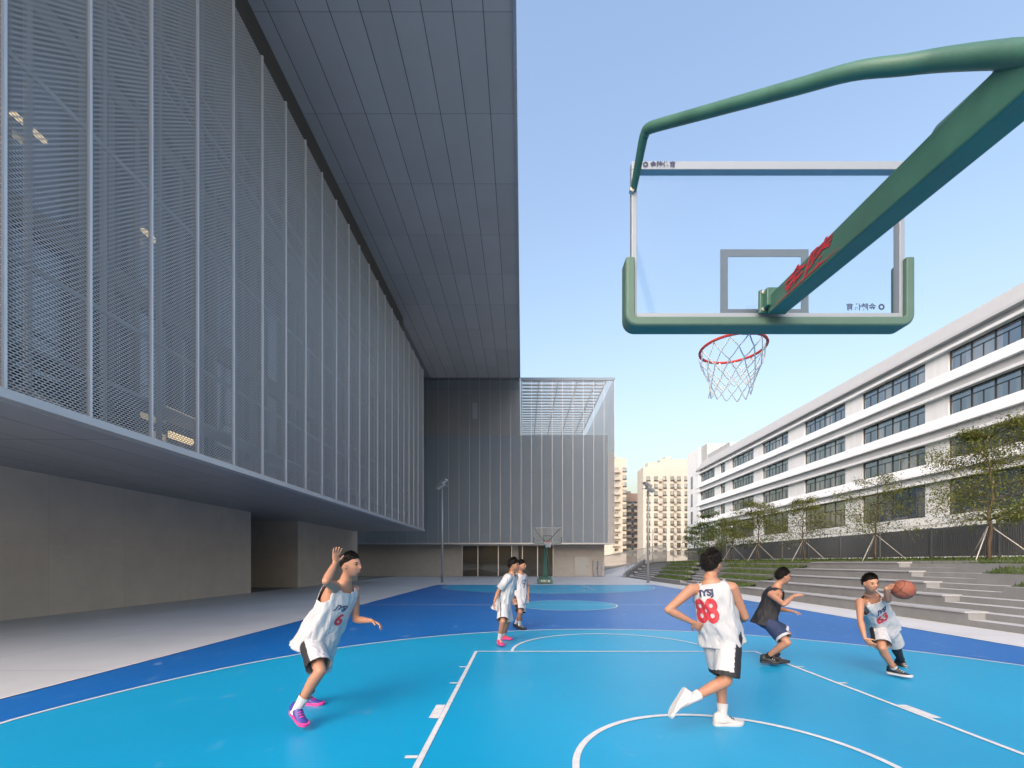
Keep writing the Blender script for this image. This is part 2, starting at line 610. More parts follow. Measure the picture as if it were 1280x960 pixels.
zone = MB()
lines = MB()
LZ = .012
for cy, base, sg in ((HY, BY0 - 2.2, 1), (BY1 - 1.575, BY1 + .0, -1)):
    a0 = math.asin(1.0 / 6.75)
    pts = arc(HX, cy, 6.72, a0, math.pi - a0) if sg > 0 else arc(HX, cy, 6.72, -a0, -math.pi + a0)
    poly = [(pts[0][0], base)] + pts + [(pts[-1][0], base)]
    c = (HX, base + sg * .01)
    vs = [(*c, .008)] + [(*p, .008) for p in poly]
    zone.add(vs, [(0, i, i + 1) for i in range(1, len(poly))])
    strip(lines, poly, .05, LZ)
    # lane
    fy = cy + sg * (5.8 - 1.575)
    by = cy - sg * 1.575
    for s in (-1, 1):
        x = HX + s * 2.45
        strip(lines, [(x - s * .025, by), (x - s * .025, fy + sg * .025)], .05, LZ + .001)
        for d, w, l in ((1.75, .05, .1), (2.8, .4, .1), (3.85, .05, .1), (4.7, .05, .1)):
            y = by + sg * d
            lines.add([(x + s * .004, y - w / 2, LZ + .001), (x + s * (l + .004), y - w / 2, LZ + .001), (x + s * (l + .004), y + w / 2, LZ + .001), (x + s * .004, y + w / 2, LZ + .001)], [(0, 1, 2, 3)])
    strip(lines, [(HX - 2.42, fy), (HX + 2.42, fy)], .05, LZ + .002)
    strip(lines, arc(HX, fy + sg * .03, 1.8, 0, sg * math.pi, 40), .05, LZ + .003)
    strip(lines, arc(HX, cy - sg * .10, 1.22, 0, sg * math.pi, 36), .055, LZ + .001)
zc = (HX, (BY0 + BY1) / 2)
circ = arc(*zc, 1.8, 0, 2 * math.pi, 64)
zone.add([(*zc, .008)] + [(*p, .008) for p in circ], [(0, i, i + 1) for i in range(1, 65)])
strip(lines, circ, .05, LZ)
strip(lines, [(SX0, zc[1]), (SX1, zc[1])], .05, LZ + .001)
for x in (SX0 - .06, SX1 + .06):
    strip(lines, [(x, BY0 - 2.2), (x, BY1 + .2)], .05, LZ)
strip(lines, [(SX0 - .06, BY1), (SX1 + .06, BY1)], .05, LZ + .002)
struct('court_zone', zone, m_cyan)
struct('court_lines', lines, m_line)

# ------------------------------------------------------------------ sports hall on the left
XM, XW = -8.1, -13.9            # screen plane, concrete wall plane
ZB, ZT, ZS = 4.14, 17.25, 21.3  # screen bottom, screen top, roof soffit
Y0, Y1 = 1.4, 35.0
hall = thing('sports_hall', 'long sports hall with perforated metal screen above a concrete wall, left of the court', 'building', (XM, 10, 0))
MB().box(XW - .5, XW, Y0, 22.0, 0, ZB + .1).build('concrete_wall', m_conc, hall)
MB().box(XW - .5, XW, 26.6, 36.2, 0, ZB + .1).build('concrete_wall', m_conc, hall)
rec = MB()
rec.box(XW - 5, XW - 4.8, 21.5, 31, 0, ZB + .1)
rec.box(XW - 4.8, XW - .5, 21.4, 22.0, 0, ZB + .1)
rec.box(XW - 4.8, XW - .5, 26.6, 27.0, 0, ZB + .1)
rec.build('recess_wall', m_conc, hall)
so = MB()
so.add([(XM - .06, Y0, ZB), (XM - .06, Y1, ZB), (XW - 5, Y1, ZB), (XW - 5, Y0, ZB)], [(0, 1, 2, 3)])
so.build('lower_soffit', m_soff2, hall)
tr = MB()
tr.box(XM - .10, XM + .16, Y0, Y1 + .1, ZB - .05, ZB + .10)
tr.box(XM - .5, XM - .1, Y1, Y1 + .1, ZB - .05, ZB + .10)
tr.box(XW - 5, XM - .5, Y1, Y1 + .1, ZB - .04, ZB + .09)
tr.build('edge_trim', m_edge, hall)
# screen panels, one mesh each, with pale fins in the seams
PW = 1.33
ys = []
y = 6.7
while y < Y1 + .2:
    ys.append(y)
    y += PW
ys = [6.7 - PW * k for k in range(3, 0, -1)] + ys
ys[-1] = Y1
proto = None
for i in range(len(ys) - 1):
    a, b = ys[i] + .025, ys[i + 1] - .025
    if proto is None or abs((b - a) - (PW - .05)) > .01:
        p = MB().box(XM - .012, XM, a, b, ZB + .10, ZT).build('screen_panel', m_mesh, hall)
        if proto is None:
            proto = p
            py0 = a
    else:
        p = proto.copy()
        COL.objects.link(p)
        p.parent = hall
        p.location = (0, a - py0, 0)
MB().box(XM - .012, XM, Y0, ys[0] - .025, ZB + .1, ZT).build('screen_panel', m_mesh, hall)
fin0 = None
for y in ys:
    if fin0 is None:
        fin0 = MB().box(XM - .03, XM + .045, y - .02, y + .02, ZB + .12, ZT + .05).build('seam_fin', m_fin, hall)
        fy0 = y
    else:
        f = fin0.copy()
        COL.objects.link(f)
        f.parent = hall
        f.location = (0, y - fy0, 0)
# end of the screen wraps round the corner
MB().box(XM - 1.4, XM - .012, Y1 - .012, Y1, ZB + .10, ZT).build('screen_panel', m_mesh, hall)
# steel frame behind the screen
st = MB()
for i, y in enumerate(ys[:-1]):
    st.box(XM - .42, XM - .34, y + PW * .5 - .04, y + PW * .5 + .04, ZB + .12, ZT - .5)
for z in (6.6, 9.9, 13.0, 13.7, 16.5):
    st.box(XM - .34, XM - .27, ys[0], Y1 - .1, z - .035, z + .035)
st.build('screen_frame', m_steel, hall)
# glazed wall behind the screen with brown mullions and floor edges
gz = MB().box(-9.65, -9.6, Y0 + .5, Y1 - .3, ZB + .1, ZT + .3)
gz.build('glazed_wall', m_glaze, hall)
mu = MB()
y = 5.2
k = 0
while y < Y1 - .5:
    mu.box(-9.6, -9.42, y - .07, y + .07, ZB + .1, ZT - .5)
    y += PW / 2 if k % 3 else PW
    k += 1
for z in (8.2, 12.4):
    mu.box(-9.6, -9.40, Y0 + 1, Y1 - .4, z - .2, z + .2)
mu.build('mullion_frame', m_brown, hall)
ca = MB()
for z in (5.3, 12.9):
    ca.box(-9.4, -8.6, Y0 + 1, Y1 - .4, z - .03, z + .03)
ca.build('catwalk', m_steel, hall)
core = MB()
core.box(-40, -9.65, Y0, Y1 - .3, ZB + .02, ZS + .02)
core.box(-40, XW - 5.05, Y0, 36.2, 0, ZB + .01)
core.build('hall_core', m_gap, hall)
m_lamp, nt, b = smat('warm_lamp')
b.inputs['Emission Color'].default_value = (1, .72, .35, 1)
b.inputs['Emission Strength'].default_value = .55
for (x, y, wz) in ((38, 160, .04), (190, 296, .03), (205, 520, .10), (229, 522, .12), (228, 548, .08)):
    Y = F * 9.35 / (CX - x)
    p = px(x, y, Y)
    MB().box(-9.42, -9.34, p.y - .16 - wz * 3, p.y + .16 + wz * 3, p.z - wz, p.z + wz).build('lamp', m_lamp, hall)
# the roof slab that sails over the court edge
XS = -.22
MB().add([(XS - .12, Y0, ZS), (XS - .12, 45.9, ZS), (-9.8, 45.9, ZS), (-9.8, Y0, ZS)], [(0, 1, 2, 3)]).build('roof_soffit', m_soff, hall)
MB().box(XS - .12, XS, Y0, 45.9, ZS - .06, ZS + .9).build('roof_fascia', m_alu, hall)
MB().box(-40, XS - .14, Y0, 45.8, ZS + .01, ZS + 7.5).build('unseen_roof_block', m_steel, hall)  # unseen mass over the slab, its height raised to block the sun

# ------------------------------------------------------------------ far wing closing the court
YF = 46.0
wing = thing('far_wing', 'grey perforated metal block with a louvred roof terrace, closing the far end of the court', 'building', (0, YF, 0))
ZFB = 3.56
XR = 9.85
seams = []
x = XR
while x > -20:
    seams.append(x)
    x -= 1.11
for i in range(len(seams) - 1):
    for (z0, z1) in ((ZFB + .1, 11.2), (11.2 + .03, ZS - .25)):
        a, b = seams[i + 1] + .02, seams[i] - .02
        MB().box(a, b, YF, YF + .012, z0, z1).build('screen_panel', m_mesh2, wing)
f0 = None
for x in seams:
    if f0 is None:
        f0 = MB().box(x - .017, x + .017, YF - .03, YF + .02, ZFB + .1, ZS).build('seam_fin', m_alu, wing)
        fx0 = x
    else:
        f = f0.copy()
        COL.objects.link(f)
        f.parent = wing
        f.location = (x - fx0, 0, 0)
MB().box(seams[-1], XR + .04, YF - .05, YF + .35, ZFB - .06, ZFB + .1).build('edge_trim', m_edge, wing)
MB().box(XS + .01, XR + .03, YF - .03, YF + .12, ZS - .25, ZS + .05).build('top_rail', m_core, wing)
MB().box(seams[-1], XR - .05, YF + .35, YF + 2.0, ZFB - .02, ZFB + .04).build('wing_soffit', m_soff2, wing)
# side screen
MB().box(XR - .012, XR, YF + .03, 70, ZFB + .1, ZS - .02).build('side_screen', m_mesh2, wing)
# solid volume behind the screen, terrace above on the right, dark volume under the roof on the left
MB().box(-22, XR - .5, YF + 1.0, 75, ZFB + .06, 15.5).build('wing_core', m_core, wing)
MB().box(-22, -.3, YF + 3.2, 75, 15.5, ZS).build('upper_wall', m_inner, wing)
MB().box(-22, -.3, YF + .12, 75, ZS + .01, ZS + 3).build('upper_roof', m_steel, wing)
MB().box(-5.7, -5.2, YF + 3.12, YF + 3.19, 18.0, 19.8).build('lit_window', m_whitep, wing)
lv = MB()
y = YF + .5
while y < 66:
    lv.box(0.0, 9.0, y - .15, y + .15, ZS - .20, ZS - .12)
    y += .95
lv.build('roof_louvre', m_steel, wing)
rb = MB()
for x in (-.1, 1.8, 3.9, 6.0, 8.0, 9.1):
    rb.box(x - .05, x + .05, YF + .2, 66.4, ZS - .1, ZS + .08)
rb.build('roof_beam', m_steel, wing)
eq = MB()
for x0, x1, z1 in ((.2, 1.9, 16.4), (2.2, 3.6, 17.1), (4.6, 6.3, 16.9), (7.0, 8.4, 16.2)):
    eq.box(x0, x1, 60, 62, 15.5, z1)
eq.build('roof_plant', m_steel, wing)
# lower wall
YL = 48.0
MB().box(-22, -6.8, YL, YL + .3, 0, ZFB + .05).build('concrete_wall', m_conc2, wing)
MB().box(3.5, 9.15, YL, YL + .3, 0, ZFB + .05).build('concrete_wall', m_conc2, wing)
MB().box(9.15 - .3, 9.15, YL + .3, 70, 0, ZFB + .05).build('concrete_wall', m_conc2, wing)
MB().box(-6.8, 3.5, YL + .35, YL + .4, 0, ZFB).build('entrance_glazing', m_entr, wing)
MB().box(-22, 9, YL + .6, YL + .7, 0, ZFB).build('inner_wall', m_dark, wing)
en = MB()
for x in (-6.76, -5.0, -2.7, -1.2, 0.0, 1.7, 3.46):
    en.box(x - .05, x + .05, YL + .2, YL + .36, 0, ZFB)
en.box(-6.8, 3.5, YL + .21, YL + .35, ZFB - .12, ZFB)
en.build('entrance_frame', m_alu, wing)
MB().box(-1.1, -.45, YL + .1, YL + .33, 0, ZFB - .13).build('entrance_column', m_conc2, wing)
d1 = MB().box(5.85, 7.45, YL - .05, YL, .08, 2.2).build('metal_door', m_galv, wing)
MB().box(7.2, 7.25, YL - .09, YL - .05, 1.0, 1.2).build('handle', m_wframe, d1)
for x in (7.85, 8.4):
    c = MB().box(x, x + .48, YL - .25, YL, .05, 1.75).build('meter_cabinet', m_steel, wing, bevel=.02)
    MB().box(x + .38, x + .42, YL - .28, YL - .25, .8, 1.0).build('handle', m_wframe, c)

# ------------------------------------------------------------------ seating terrace on the right
terr = thing('seating_terrace', 'stepped concrete seating terrace with planted treads and stairs, rising right of the court', 'terrace', (10.9, 20, 0))
TH, TT, TX = .305, .85, 10.9
YN = -12.
SK = 1.45


def tx(i):
    return TX + TT * i


def tend(i):
    return 44 + 1.6 * i


def in_grass(i, y):
    """tread i (0 = lowest): is it planted at depth y"""
    s1 = 10.5 + SK * i
    if y < s1 - 2.15 - (1.2 if i < 2 else .0):
        return i > 0
    if y < 21.4:
        return False
    if y < 25.3 + SK * i:
        return True
    if y < 29.7 + SK * i:
        return False
    return y < 36.5 + 1.6 * i


for i in range(5):
    x0 = tx(i)
    x1 = tx(4) + .75
    t = MB()
    s1 = 10.5 + SK * i
    flights = [(s1 - 2.15, s1), (25.3 + SK * i, 29.7 + SK * i), (36.5 + 1.6 * i, tend(i) - .3)]
    za, zm, zz = i * TH, i * TH + TH / 2, (i + 1) * TH
    yp = YN
    for (ya, yb) in flights + [(tend(i), tend(i))]:
        t.box(x0, x1, yp, ya, za, zz)
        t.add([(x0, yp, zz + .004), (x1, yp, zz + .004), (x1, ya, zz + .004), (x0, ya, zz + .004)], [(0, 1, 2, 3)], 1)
        if yb > ya:
            t.box(x0 + .42, x1, ya, yb, za, zz)
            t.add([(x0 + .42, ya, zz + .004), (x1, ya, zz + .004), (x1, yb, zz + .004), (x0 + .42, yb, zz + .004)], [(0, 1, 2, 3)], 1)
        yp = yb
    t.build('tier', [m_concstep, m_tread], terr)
    # concrete seat nosing over the seats, slightly proud
    y = s1 + .05
    while y < 21.3:
        ye = min(y + 2.4, 21.3)
        MB().box(x0 - .03, x0 + .55, y + .006, ye - .006, (i + 1) * TH + .005, (i + 1) * TH + .05).build('seat_slab', m_seat, terr, bevel=.006)
        y = ye
    # half steps of the three flights, let into the tier
    for (ya, yb) in flights:
        sb = MB().box(x0 + .004, x0 + .418, ya + .003, yb - .003, za, zm)
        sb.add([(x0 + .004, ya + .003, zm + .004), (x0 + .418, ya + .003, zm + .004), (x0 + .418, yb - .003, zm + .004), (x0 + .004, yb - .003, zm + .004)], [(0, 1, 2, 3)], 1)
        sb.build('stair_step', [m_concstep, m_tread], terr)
# grass on the treads, the bank and the strip behind: blades nobody could count
soil = MB()
blades = MB()
gr = random.Random(3)


def blade(x, y, z, h):
    a = gr.uniform(0, 6.28)
    w = h * .16
    dx, dy = math.cos(a) * w, math.sin(a) * w
    lx, ly = gr.uniform(-.5, .5) * h, gr.uniform(-.5, .5) * h
    blades.add([(x - dx, y - dy, z), (x + dx, y + dy, z), (x + lx, y + ly, z + h)], [(0, 1, 2)])


for i in range(5):
    y = YN + .5
    while y < tend(i) - .5:
        if in_grass(i, y + .15):
            x0 = tx(i) + .22
            x1 = tx(i + 1) - .01 if i < 4 else tx(4) + .72
            z = (i + 1) * TH
            rise = .17 if i < 4 else .0
            soil.add([(x0, y, z + .012), (x1, y, z + .012 + rise), (x1, y + .3, z + .012 + rise), (x0, y + .3, z + .012)], [(0, 1, 2, 3)])
            if y > 5:
                for _ in range(46 if y < 26 else 26):
                    bx = gr.uniform(x0, x1)
                    blade(bx, gr.uniform(y, y + .3), z + .01 + rise * (bx - x0) / (x1 - x0), gr.uniform(.05, .13) * (1.4 if y > 26 else 1))
        y += .3


def bank_z(x):
    return 1.525 + max(0, min(1, (x - 15.0) / 5.0)) * .25


bk = MB()
xs = [15.04, 16, 17, 18, 19, 20, 21]
bk.add([(x, yy, bank_z(x)) for yy in (YN, 52) for x in xs], [(i, i + 1, len(xs) + i + 1, len(xs) + i) for i in range(len(xs) - 1)])
struct('bank', bk, m_soil)
for _ in range(14000):
    y = gr.uniform(8, 50)
    x = gr.uniform(15.1, 20)
    blade(x, y, bank_z(x), gr.uniform(.05, .14))
g = soil.build('planting_soil', m_soil)
g['kind'] = 'structure'
g = blades.build('grass', m_grass)
tag(g, 'short green grass growing on the terrace treads and bank', 'grass', kind='stuff')
struct('upper_terrain', MB().add([(21, YN, 1.7), (90, YN, 1.7), (90, 130, 1.7), (21, 130, 1.7)], [(0, 1, 2, 3)]), m_soil)
kb = MB().box(15.15, 15.4, YN, 50, 1.4, 1.62)
struct('kerb', kb, m_concstep)

# slatted fence on the bank
XFN = 20.0
fen = thing('slat_fence', 'dark grey slatted metal fence running along the top of the grass bank', 'fence', (XFN, 25, 1.75))
y = 6.0
k = 0
while y < 52:
    ye = min(y + 3.0, 52)
    pnl = MB()
    yy = y + .08
    while yy < ye - .03:
        pnl.box(XFN - .02, XFN + .02, yy, yy + .055, 1.84, 3.22)
        yy += .088
    pnl.box(XFN - .015, XFN + .015, y, ye, 1.93, 1.98)
    pnl.box(XFN - .015, XFN + .015, y, ye, 3.10, 3.15)
    pnl.box(XFN + .022, XFN + .03, y, ye, 1.84, 3.2)
    pnl.build('slat_panel', m_fence, fen)
    MB().box(XFN - .05, XFN + .04, y - .035, y + .035, 1.70, 3.25).build('post', m_galv if k % 3 == 0 else m_fence, fen)
    y = ye
    k += 1

# ------------------------------------------------------------------ trees
def tree(name, loc, h, spread, nl, seed, label, group, leaf=.10, layers=6, stakes=True, mat=m_leaf, lean=0., low=.32):
    rn = random.Random(seed)
    x, y, z = loc
    root = thing(name, label, 'tree', loc, group)
    tk = MB()
    base = V(loc)
    top = base + V((lean * h, rn.uniform(-.1, .1), h * .93))
    r0 = .012 * h
    tpts, trad = [], []
    for i in range(9):
        t = i / 8
        p = base.lerp(top, t) + V((rn.uniform(-1, 1), rn.uniform(-1, 1), 0)) * .02 * h * (t > 0)
        tpts.append(p)
        trad.append(r0 * (1 - .85 * t) + .006)
    tpts[0] = base - V((0, 0, .05))
    tk.tube(tpts, trad, 9)
    lf = MB()
    tips = []
    for l in range(layers):
        t = low + (1 - low) * (l / (layers - 1)) * .96
        p0 = tpts[0].lerp(tpts[-1], t)
        kk = min(int(t * 8), 7)
        p0 = tpts[kk].lerp(tpts[kk + 1], t * 8 - kk)
        rr = spread * (1 - .62 * ((t - low) / (1 - low)) ** 1.3) * (.75 if l == 0 else 1)
        nb = rn.choice((3, 4, 5))
        a0 = rn.uniform(0, 6.28)
        for b_ in range(nb):
            a = a0 + 6.28 * b_ / nb + rn.uniform(-.4, .4)
            ln = rr * rn.uniform(.6, 1.1)
            d = V((math.cos(a), math.sin(a), rn.uniform(.12, .6)))
            p1 = p0 + d * ln * .5 + V((0, 0, rn.uniform(-.02, .06) * h * .3))
            p2 = p0 + d * ln + V((0, 0, -.05 * ln))
            tk.tube([p0, p1, p2], [r0 * .34 * (1 - t * .5), r0 * .2, .005], 6)
            tips += [(p1, ln * .45), (p2, ln * .5), (p1.lerp(p2, .5), ln * .45)]
            for q in range(3):
                aa = a + rn.uniform(-1, 1)
                st_ = p0.lerp(p2, rn.uniform(.4, .9))
                e = st_ + V((math.cos(aa), math.sin(aa), rn.uniform(0, .5))) * ln * .4
                tk.tube([st_, e], [r0 * .12, .003], 4)
                tips.append((e, ln * .33))
    tips.append((tpts[-1], spread * .28))
    for _ in range(nl):
        c, s = rn.choice(tips)
        o = V((rn.gauss(0, 1), rn.gauss(0, 1), rn.gauss(0, .62))) * s * .6
        p = c + o
        if p.z < z + h * low * .6:
            continue
        u = V((rn.uniform(-1, 1), rn.uniform(-1, 1), rn.uniform(-.7, .5))).normalized()
        w = u.cross(V((rn.uniform(-.4, .4), rn.uniform(-.4, .4), 1))).normalized()
        sz = leaf * rn.uniform(.6, 1.35)
        bend = V((0, 0, -.18 * sz))
        lf.add([p, p + u * sz * .5 + w * sz * .24, p + u * sz + bend, p + u * sz * .5 - w * sz * .24], [(0, 1, 2, 3)])
    tk.build('trunk', m_bark, root, smooth=True)
    lf.build('crown', mat, root)
    if stakes:
        for a in (1.2, 3.6, 5.5):
            sb = MB()
            d = V((math.cos(a), math.sin(a), 0))
            q = base + d * 1.2
            q.z = bank_z(q.x) - .03 if q.x > 15 else base.z
            sb.tube([q, base + V((0, 0, 1.28)) + d * .05], .019, 7)
            sb.build('stake', m_stake, root, smooth=True)
    return root


TG = 'young staked trees along the bank'
XT = 17.5
tl = [
    (1236, 5.1, 2.3, 21000, 'tall yellow-green young tree on three stakes, nearest along the bank', 0.085),
    (1094, 4.1, 2.1, 6000, 'sparse spreading young tree on stakes, second along the bank from the right', 0.10),
    (1004, 4.0, 1.9, 4500, 'thin open-crowned young tree on stakes, third along the bank from the right', 0.10),
    (947, 4.35, 2.1, 6500, 'dense brownish-green young tree on stakes, fourth along the bank from the right', 0.11),
    (915, 3.6, 1.8, 4500, 'small airy staked tree, fifth along the bank from the right', 0.11),
]
for k, (x, h, sp, nl, lab, lf) in enumerate(tl):
    Y = F * XT / (x - CX)
    tree('young_tree', (XT, Y, bank_z(XT) - .02), h, sp, nl, 11 + k, lab, TG, leaf=lf + .02 * (Y > 25))
for k, (X, Y, h, sp, nl, lab) in enumerate((
        (19.0, 44.0, 5.0, 2.0, 4200, 'bushy green tree behind the far end of the slatted fence'),
        (20.5, 51.0, 4.4, 2.0, 4200, 'round green tree nearest the pale apartment towers, left of the fence end'),
        (22.5, 47.5, 4.6, 1.9, 4200, 'dark green tree half hidden behind the bushy one at the fence end'))):
    tree('small_tree', (X, Y, 1.6), h, sp, nl, 31 + k, lab, 'trees past the fence end', leaf=.17, stakes=False, mat=m_leaf2, low=.15)


def shrub(loc, r, n, seed, label, leaf=.22):
    rn = random.Random(seed)
    b = MB()
    c = V(loc)
    sm = MB()
    for k in range(6):
        e = c + V((rn.uniform(-1, 1) * r * .6, rn.uniform(-1, 1) * r * .6, r * rn.uniform(.8, 1.4)))
        sm.tube([c, e], [.03, .01], 5)
    for _ in range(n):
        d = V((rn.gauss(0, .5), rn.gauss(0, .5), abs(rn.gauss(.55, .4)))) * r
        u = V((rn.uniform(-1, 1), rn.uniform(-1, 1), rn.uniform(-.3, .6))).normalized()
        w = u.cross(V((0, 0, 1))).normalized()
        s = leaf * rn.uniform(.6, 1.3)
        p = c + d
        b.add([p, p + u * s * .5 + w * s * .3, p + u * s, p + u * s * .5 - w * s * .3], [(0, 1, 2, 3)])
    root = thing('shrub', label, 'shrub', loc, 'shrubs behind the slatted fence')
    sm.build('stem', m_bark, root)
    b.build('foliage', m_leaf2, root)


shrub((22.5, 19.2, 2.8), 1.2, 1800, 1, 'wide dark green shrub behind the fence, beside the nearest young tree')
shrub((22.5, 24.7, 2.3), .85, 420, 2, 'light green shrub behind the fence, second from the right')
shrub((22.5, 30.1, 2.3), .75, 350, 3, 'small green shrub behind the fence, third from the right')
shrub((22.5, 39.0, 2.3), .8, 300, 4, 'low green shrub behind the fence below the brownish tree')

# ------------------------------------------------------------------ school on the right
XSF = 36.0
sch = thing('school_building', 'white four-storey school with ribbon windows and projecting ledges, behind the fence on the right', 'building', (XSF, 55, 1.7))
YA, YB = 6.0, 88.0
MB().box(XSF + .35, XSF + 18, YA, YB, 1.7, 21.0).build('wall', m_white, sch)
bays = [(8.7, 15.9), (18.3, 25.5), (27.6, 34.2 + 2.1), (38.4, 45.5), (47.9, 54.8), (58.2, 64.4), (66.9, 73.8), (76.3, 78.1), (80.5, 86.7)]
floors = [(5.6, 8.5), (10.30, 12.0), (13.98, 15.68), (17.66, 19.36)]
edges = [YA] + [v for b_ in bays for v in b_] + [YB]
for k in range(0, len(edges), 2):
    if edges[k + 1] - edges[k] > .05:
        MB().box(XSF, XSF + .4, edges[k], edges[k + 1], 1.7, 20.2).build('pier', m_white, sch)
# spandrels (butted between piers, 3 mm proud), groove and ledge
prevtop = 1.7
for fi, (z0, z1) in enumerate(floors):
    sp = MB()
    if fi == 0:
        sp.box(XSF - .05, XSF - .003, YA, YB, 4.9, z0)
        sp.box(XSF - .003, XSF + .4, YA + .01, YB - .01, 1.72, z0 - .002)
    else:
        # splayed sill band: thick at its lower edge
        for ya, yb in ((YA, YB),):
            sp.add([(XSF - .45, ya, z0 - 1.0), (XSF - .45, yb, z0 - 1.0), (XSF - .40, ya, z0 - .78), (XSF - .40, yb, z0 - .78),
                    (XSF - .06, ya, z0 - .02), (XSF - .06, yb, z0 - .02), (XSF + .36, ya, z0), (XSF + .36, yb, z0), (XSF + .36, ya, z0 - 1.0), (XSF + .36, yb, z0 - 1.0)],
                   [(0, 1, 3, 2), (2, 3, 5, 4), (4, 5, 7, 6), (6, 7, 9, 8), (8, 9, 1, 0), (0, 2, 4, 6, 8), (1, 3, 5, 7, 9)])
    sp.build('spandrel', m_white, sch)
    ld = MB()
    ld.box(XSF - .40, XSF + .36, YA, YB, z1 + .02, z1 + .26)
    ld.build('ledge', m_white, sch)
    gv = MB()
    gv.box(XSF - .12, XSF + .36, YA, YB, z1 + .26, (floors[fi + 1][0] - 1.0 if fi < 3 else 20.15))
    gv.build('groove', m_grey, sch)
MB().add([(XSF - .55, YA, 20.15), (XSF - .55, YB, 20.15), (XSF - .50, YA, 20.4), (XSF - .50, YB, 20.4), (XSF + .0, YA, 21.7), (XSF + .0, YB, 21.7), (XSF + .6, YA, 21.7), (XSF + .6, YB, 21.7), (XSF + .6, YA, 20.15), (XSF + .6, YB, 20.15)],
         [(0, 1, 3, 2), (2, 3, 5, 4), (4, 5, 7, 6), (6, 7, 9, 8), (8, 9, 1, 0), (0, 2, 4, 6, 8), (1, 3, 5, 7, 9)]).build('parapet', m_grey, sch)
MB().box(XSF + .2, XSF + 6, 75, 88, 21.0, 22.6).build('raised_parapet', m_grey, sch)
core = MB().box(XSF - .3, XSF + 14, 88.0, 93.0, 1.7, 24.8)
core.build('stair_core', m_white, sch)
MB().box(XSF - .35, XSF + .1, 86.9, 88.0, 1.7, 24.8).build('corner_pier', m_white, sch)
MB().box(XSF + .1, XSF + 5, 84, 88, 21.7, 24.8).build('stair_head', m_grey, sch)
wcache = {}
for (z0, z1) in floors:
    for (a, b_) in bays:
        w = b_ - a
        key = (round(w, 2), round(z1 - z0, 2))
        if key in wcache:
            src, oy, oz = wcache[key]
            o = src.copy()
            COL.objects.link(o)
            o.parent = sch
            o.location = V(src.location) + V((0, a - oy, z0 - oz))
            for ch in [c for c in bpy.data.objects if c.parent == src]:
                c2 = ch.copy()
                COL.objects.link(c2)
                c2.parent = o
            continue
        fr = MB()
        n = max(1, round(w / 1.75))
        fx = XSF + .18
        zt = z0 + (z1 - z0) * .66
        for i in range(n + 1):
            y = a + w * i / n
            fr.box(fx - .05, fx + .05, max(a, y - .05), min(b_, y + .05), z0, z1)
            if i < n:
                ym = y + w / n * .5
                fr.box(fx - .04, fx + .04, ym - .03, ym + .03, z0 + .05, zt)
        fr.box(fx - .042, fx + .042, a + .05, b_ - .05, zt - .03, zt + .03)
        fr.box(fx - .05, fx + .05, a + .05, b_ - .05, z0, z0 + .06)
        fr.box(fx - .05, fx + .05, a + .05, b_ - .05, z1 - .06, z1)
        wo = fr.build('window', m_wframe, sch)
        MB().box(fx, fx + .012, a + .02, b_ - .02, z0 + .02, z1 - .02).build('pane', m_wglass, wo)
        wcache[key] = (wo, a, z0)
for z0, z1 in ((5.5, 8.6), (9.6, 12.2), (13.2, 15.9), (17.0, 19.6)):
    s_ = MB().box(XSF - .34, XSF - .29, 90.0, 91.0, z0, z1).build('window', m_wglass, sch)

# ------------------------------------------------------------------ far apartment towers
def mtower(name, col):
    return pbr(name, col, .8, var=.05, scale=.4, var2=.05, scale2=.05)


m_t1 = mtower('cream_tower', (.50, .47, .43))
m_t2 = mtower('brown_tower', (.34, .26, .22))
m_t3 = mtower('pale_tower', (.49, .48, .45))
m_t3b = mtower('tower_band', (.40, .38, .34))


def tower(label, x0, x1, Y, ztop, m, cols, rows, z0, roof, wsz, seed, balc=()):
    rn = random.Random(seed)
    xa, xb = (x0 - CX) * Y / F, (x1 - CX) * Y / F
    t = thing('apartment_tower', label, 'building', ((xa + xb) / 2, Y, 0), 'apartment towers beyond the court')
    MB().box(xa, xb, Y, Y + 9, 0, ztop).build('wall', m, t)
    # projecting stair bay and roof structures
    for (fx0, fx1, dz, dep) in roof:
        MB().box(xa + (xb - xa) * fx0, xa + (xb - xa) * fx1, Y + dep, Y + dep + 4, ztop - .2, ztop + dz).build('roof_house', m, t)
    fh = (ztop - 2.5 - z0) / rows
    src = None
    for c in cols:
        for r in range(rows):
            xx = xa + (xb - xa) * c
            zz = z0 + fh * r
            if src is None:
                f = MB()
                f.box(xx, xx + wsz, Y - .12, Y - .02, zz, zz + 1.7)
                f.box(xx - .12, xx + wsz + .12, Y - .5, Y - .02, zz - .18, zz - .02)
                w = f.build('window', m_wframe, t)
                p = MB().box(xx + .08, xx + wsz - .08, Y - .16, Y - .12, zz + .08, zz + 1.62).build('pane', m_wglass, w)
                src, sx, sz, sp = w, xx, zz, p
            else:
                w = src.copy()
                COL.objects.link(w)
                w.parent = t
                w.location = (xx - sx, 0, zz - sz)
                p = sp.copy()
                COL.objects.link(p)
                p.parent = w
    for c0, c1 in balc:
        for r in range(rows):
            zz = z0 + fh * r - .5
            b_ = MB()
            x0_, x1_ = xa + (xb - xa) * c0, xa + (xb - xa) * c1
            b_.box(x0_, x1_, Y - 1.2, Y, zz - .15, zz)
            b_.box(x0_, x1_, Y - 1.2, Y - 1.1, zz, zz + 1.0)
            b_.build('balcony', m_t3b, t)
    return t


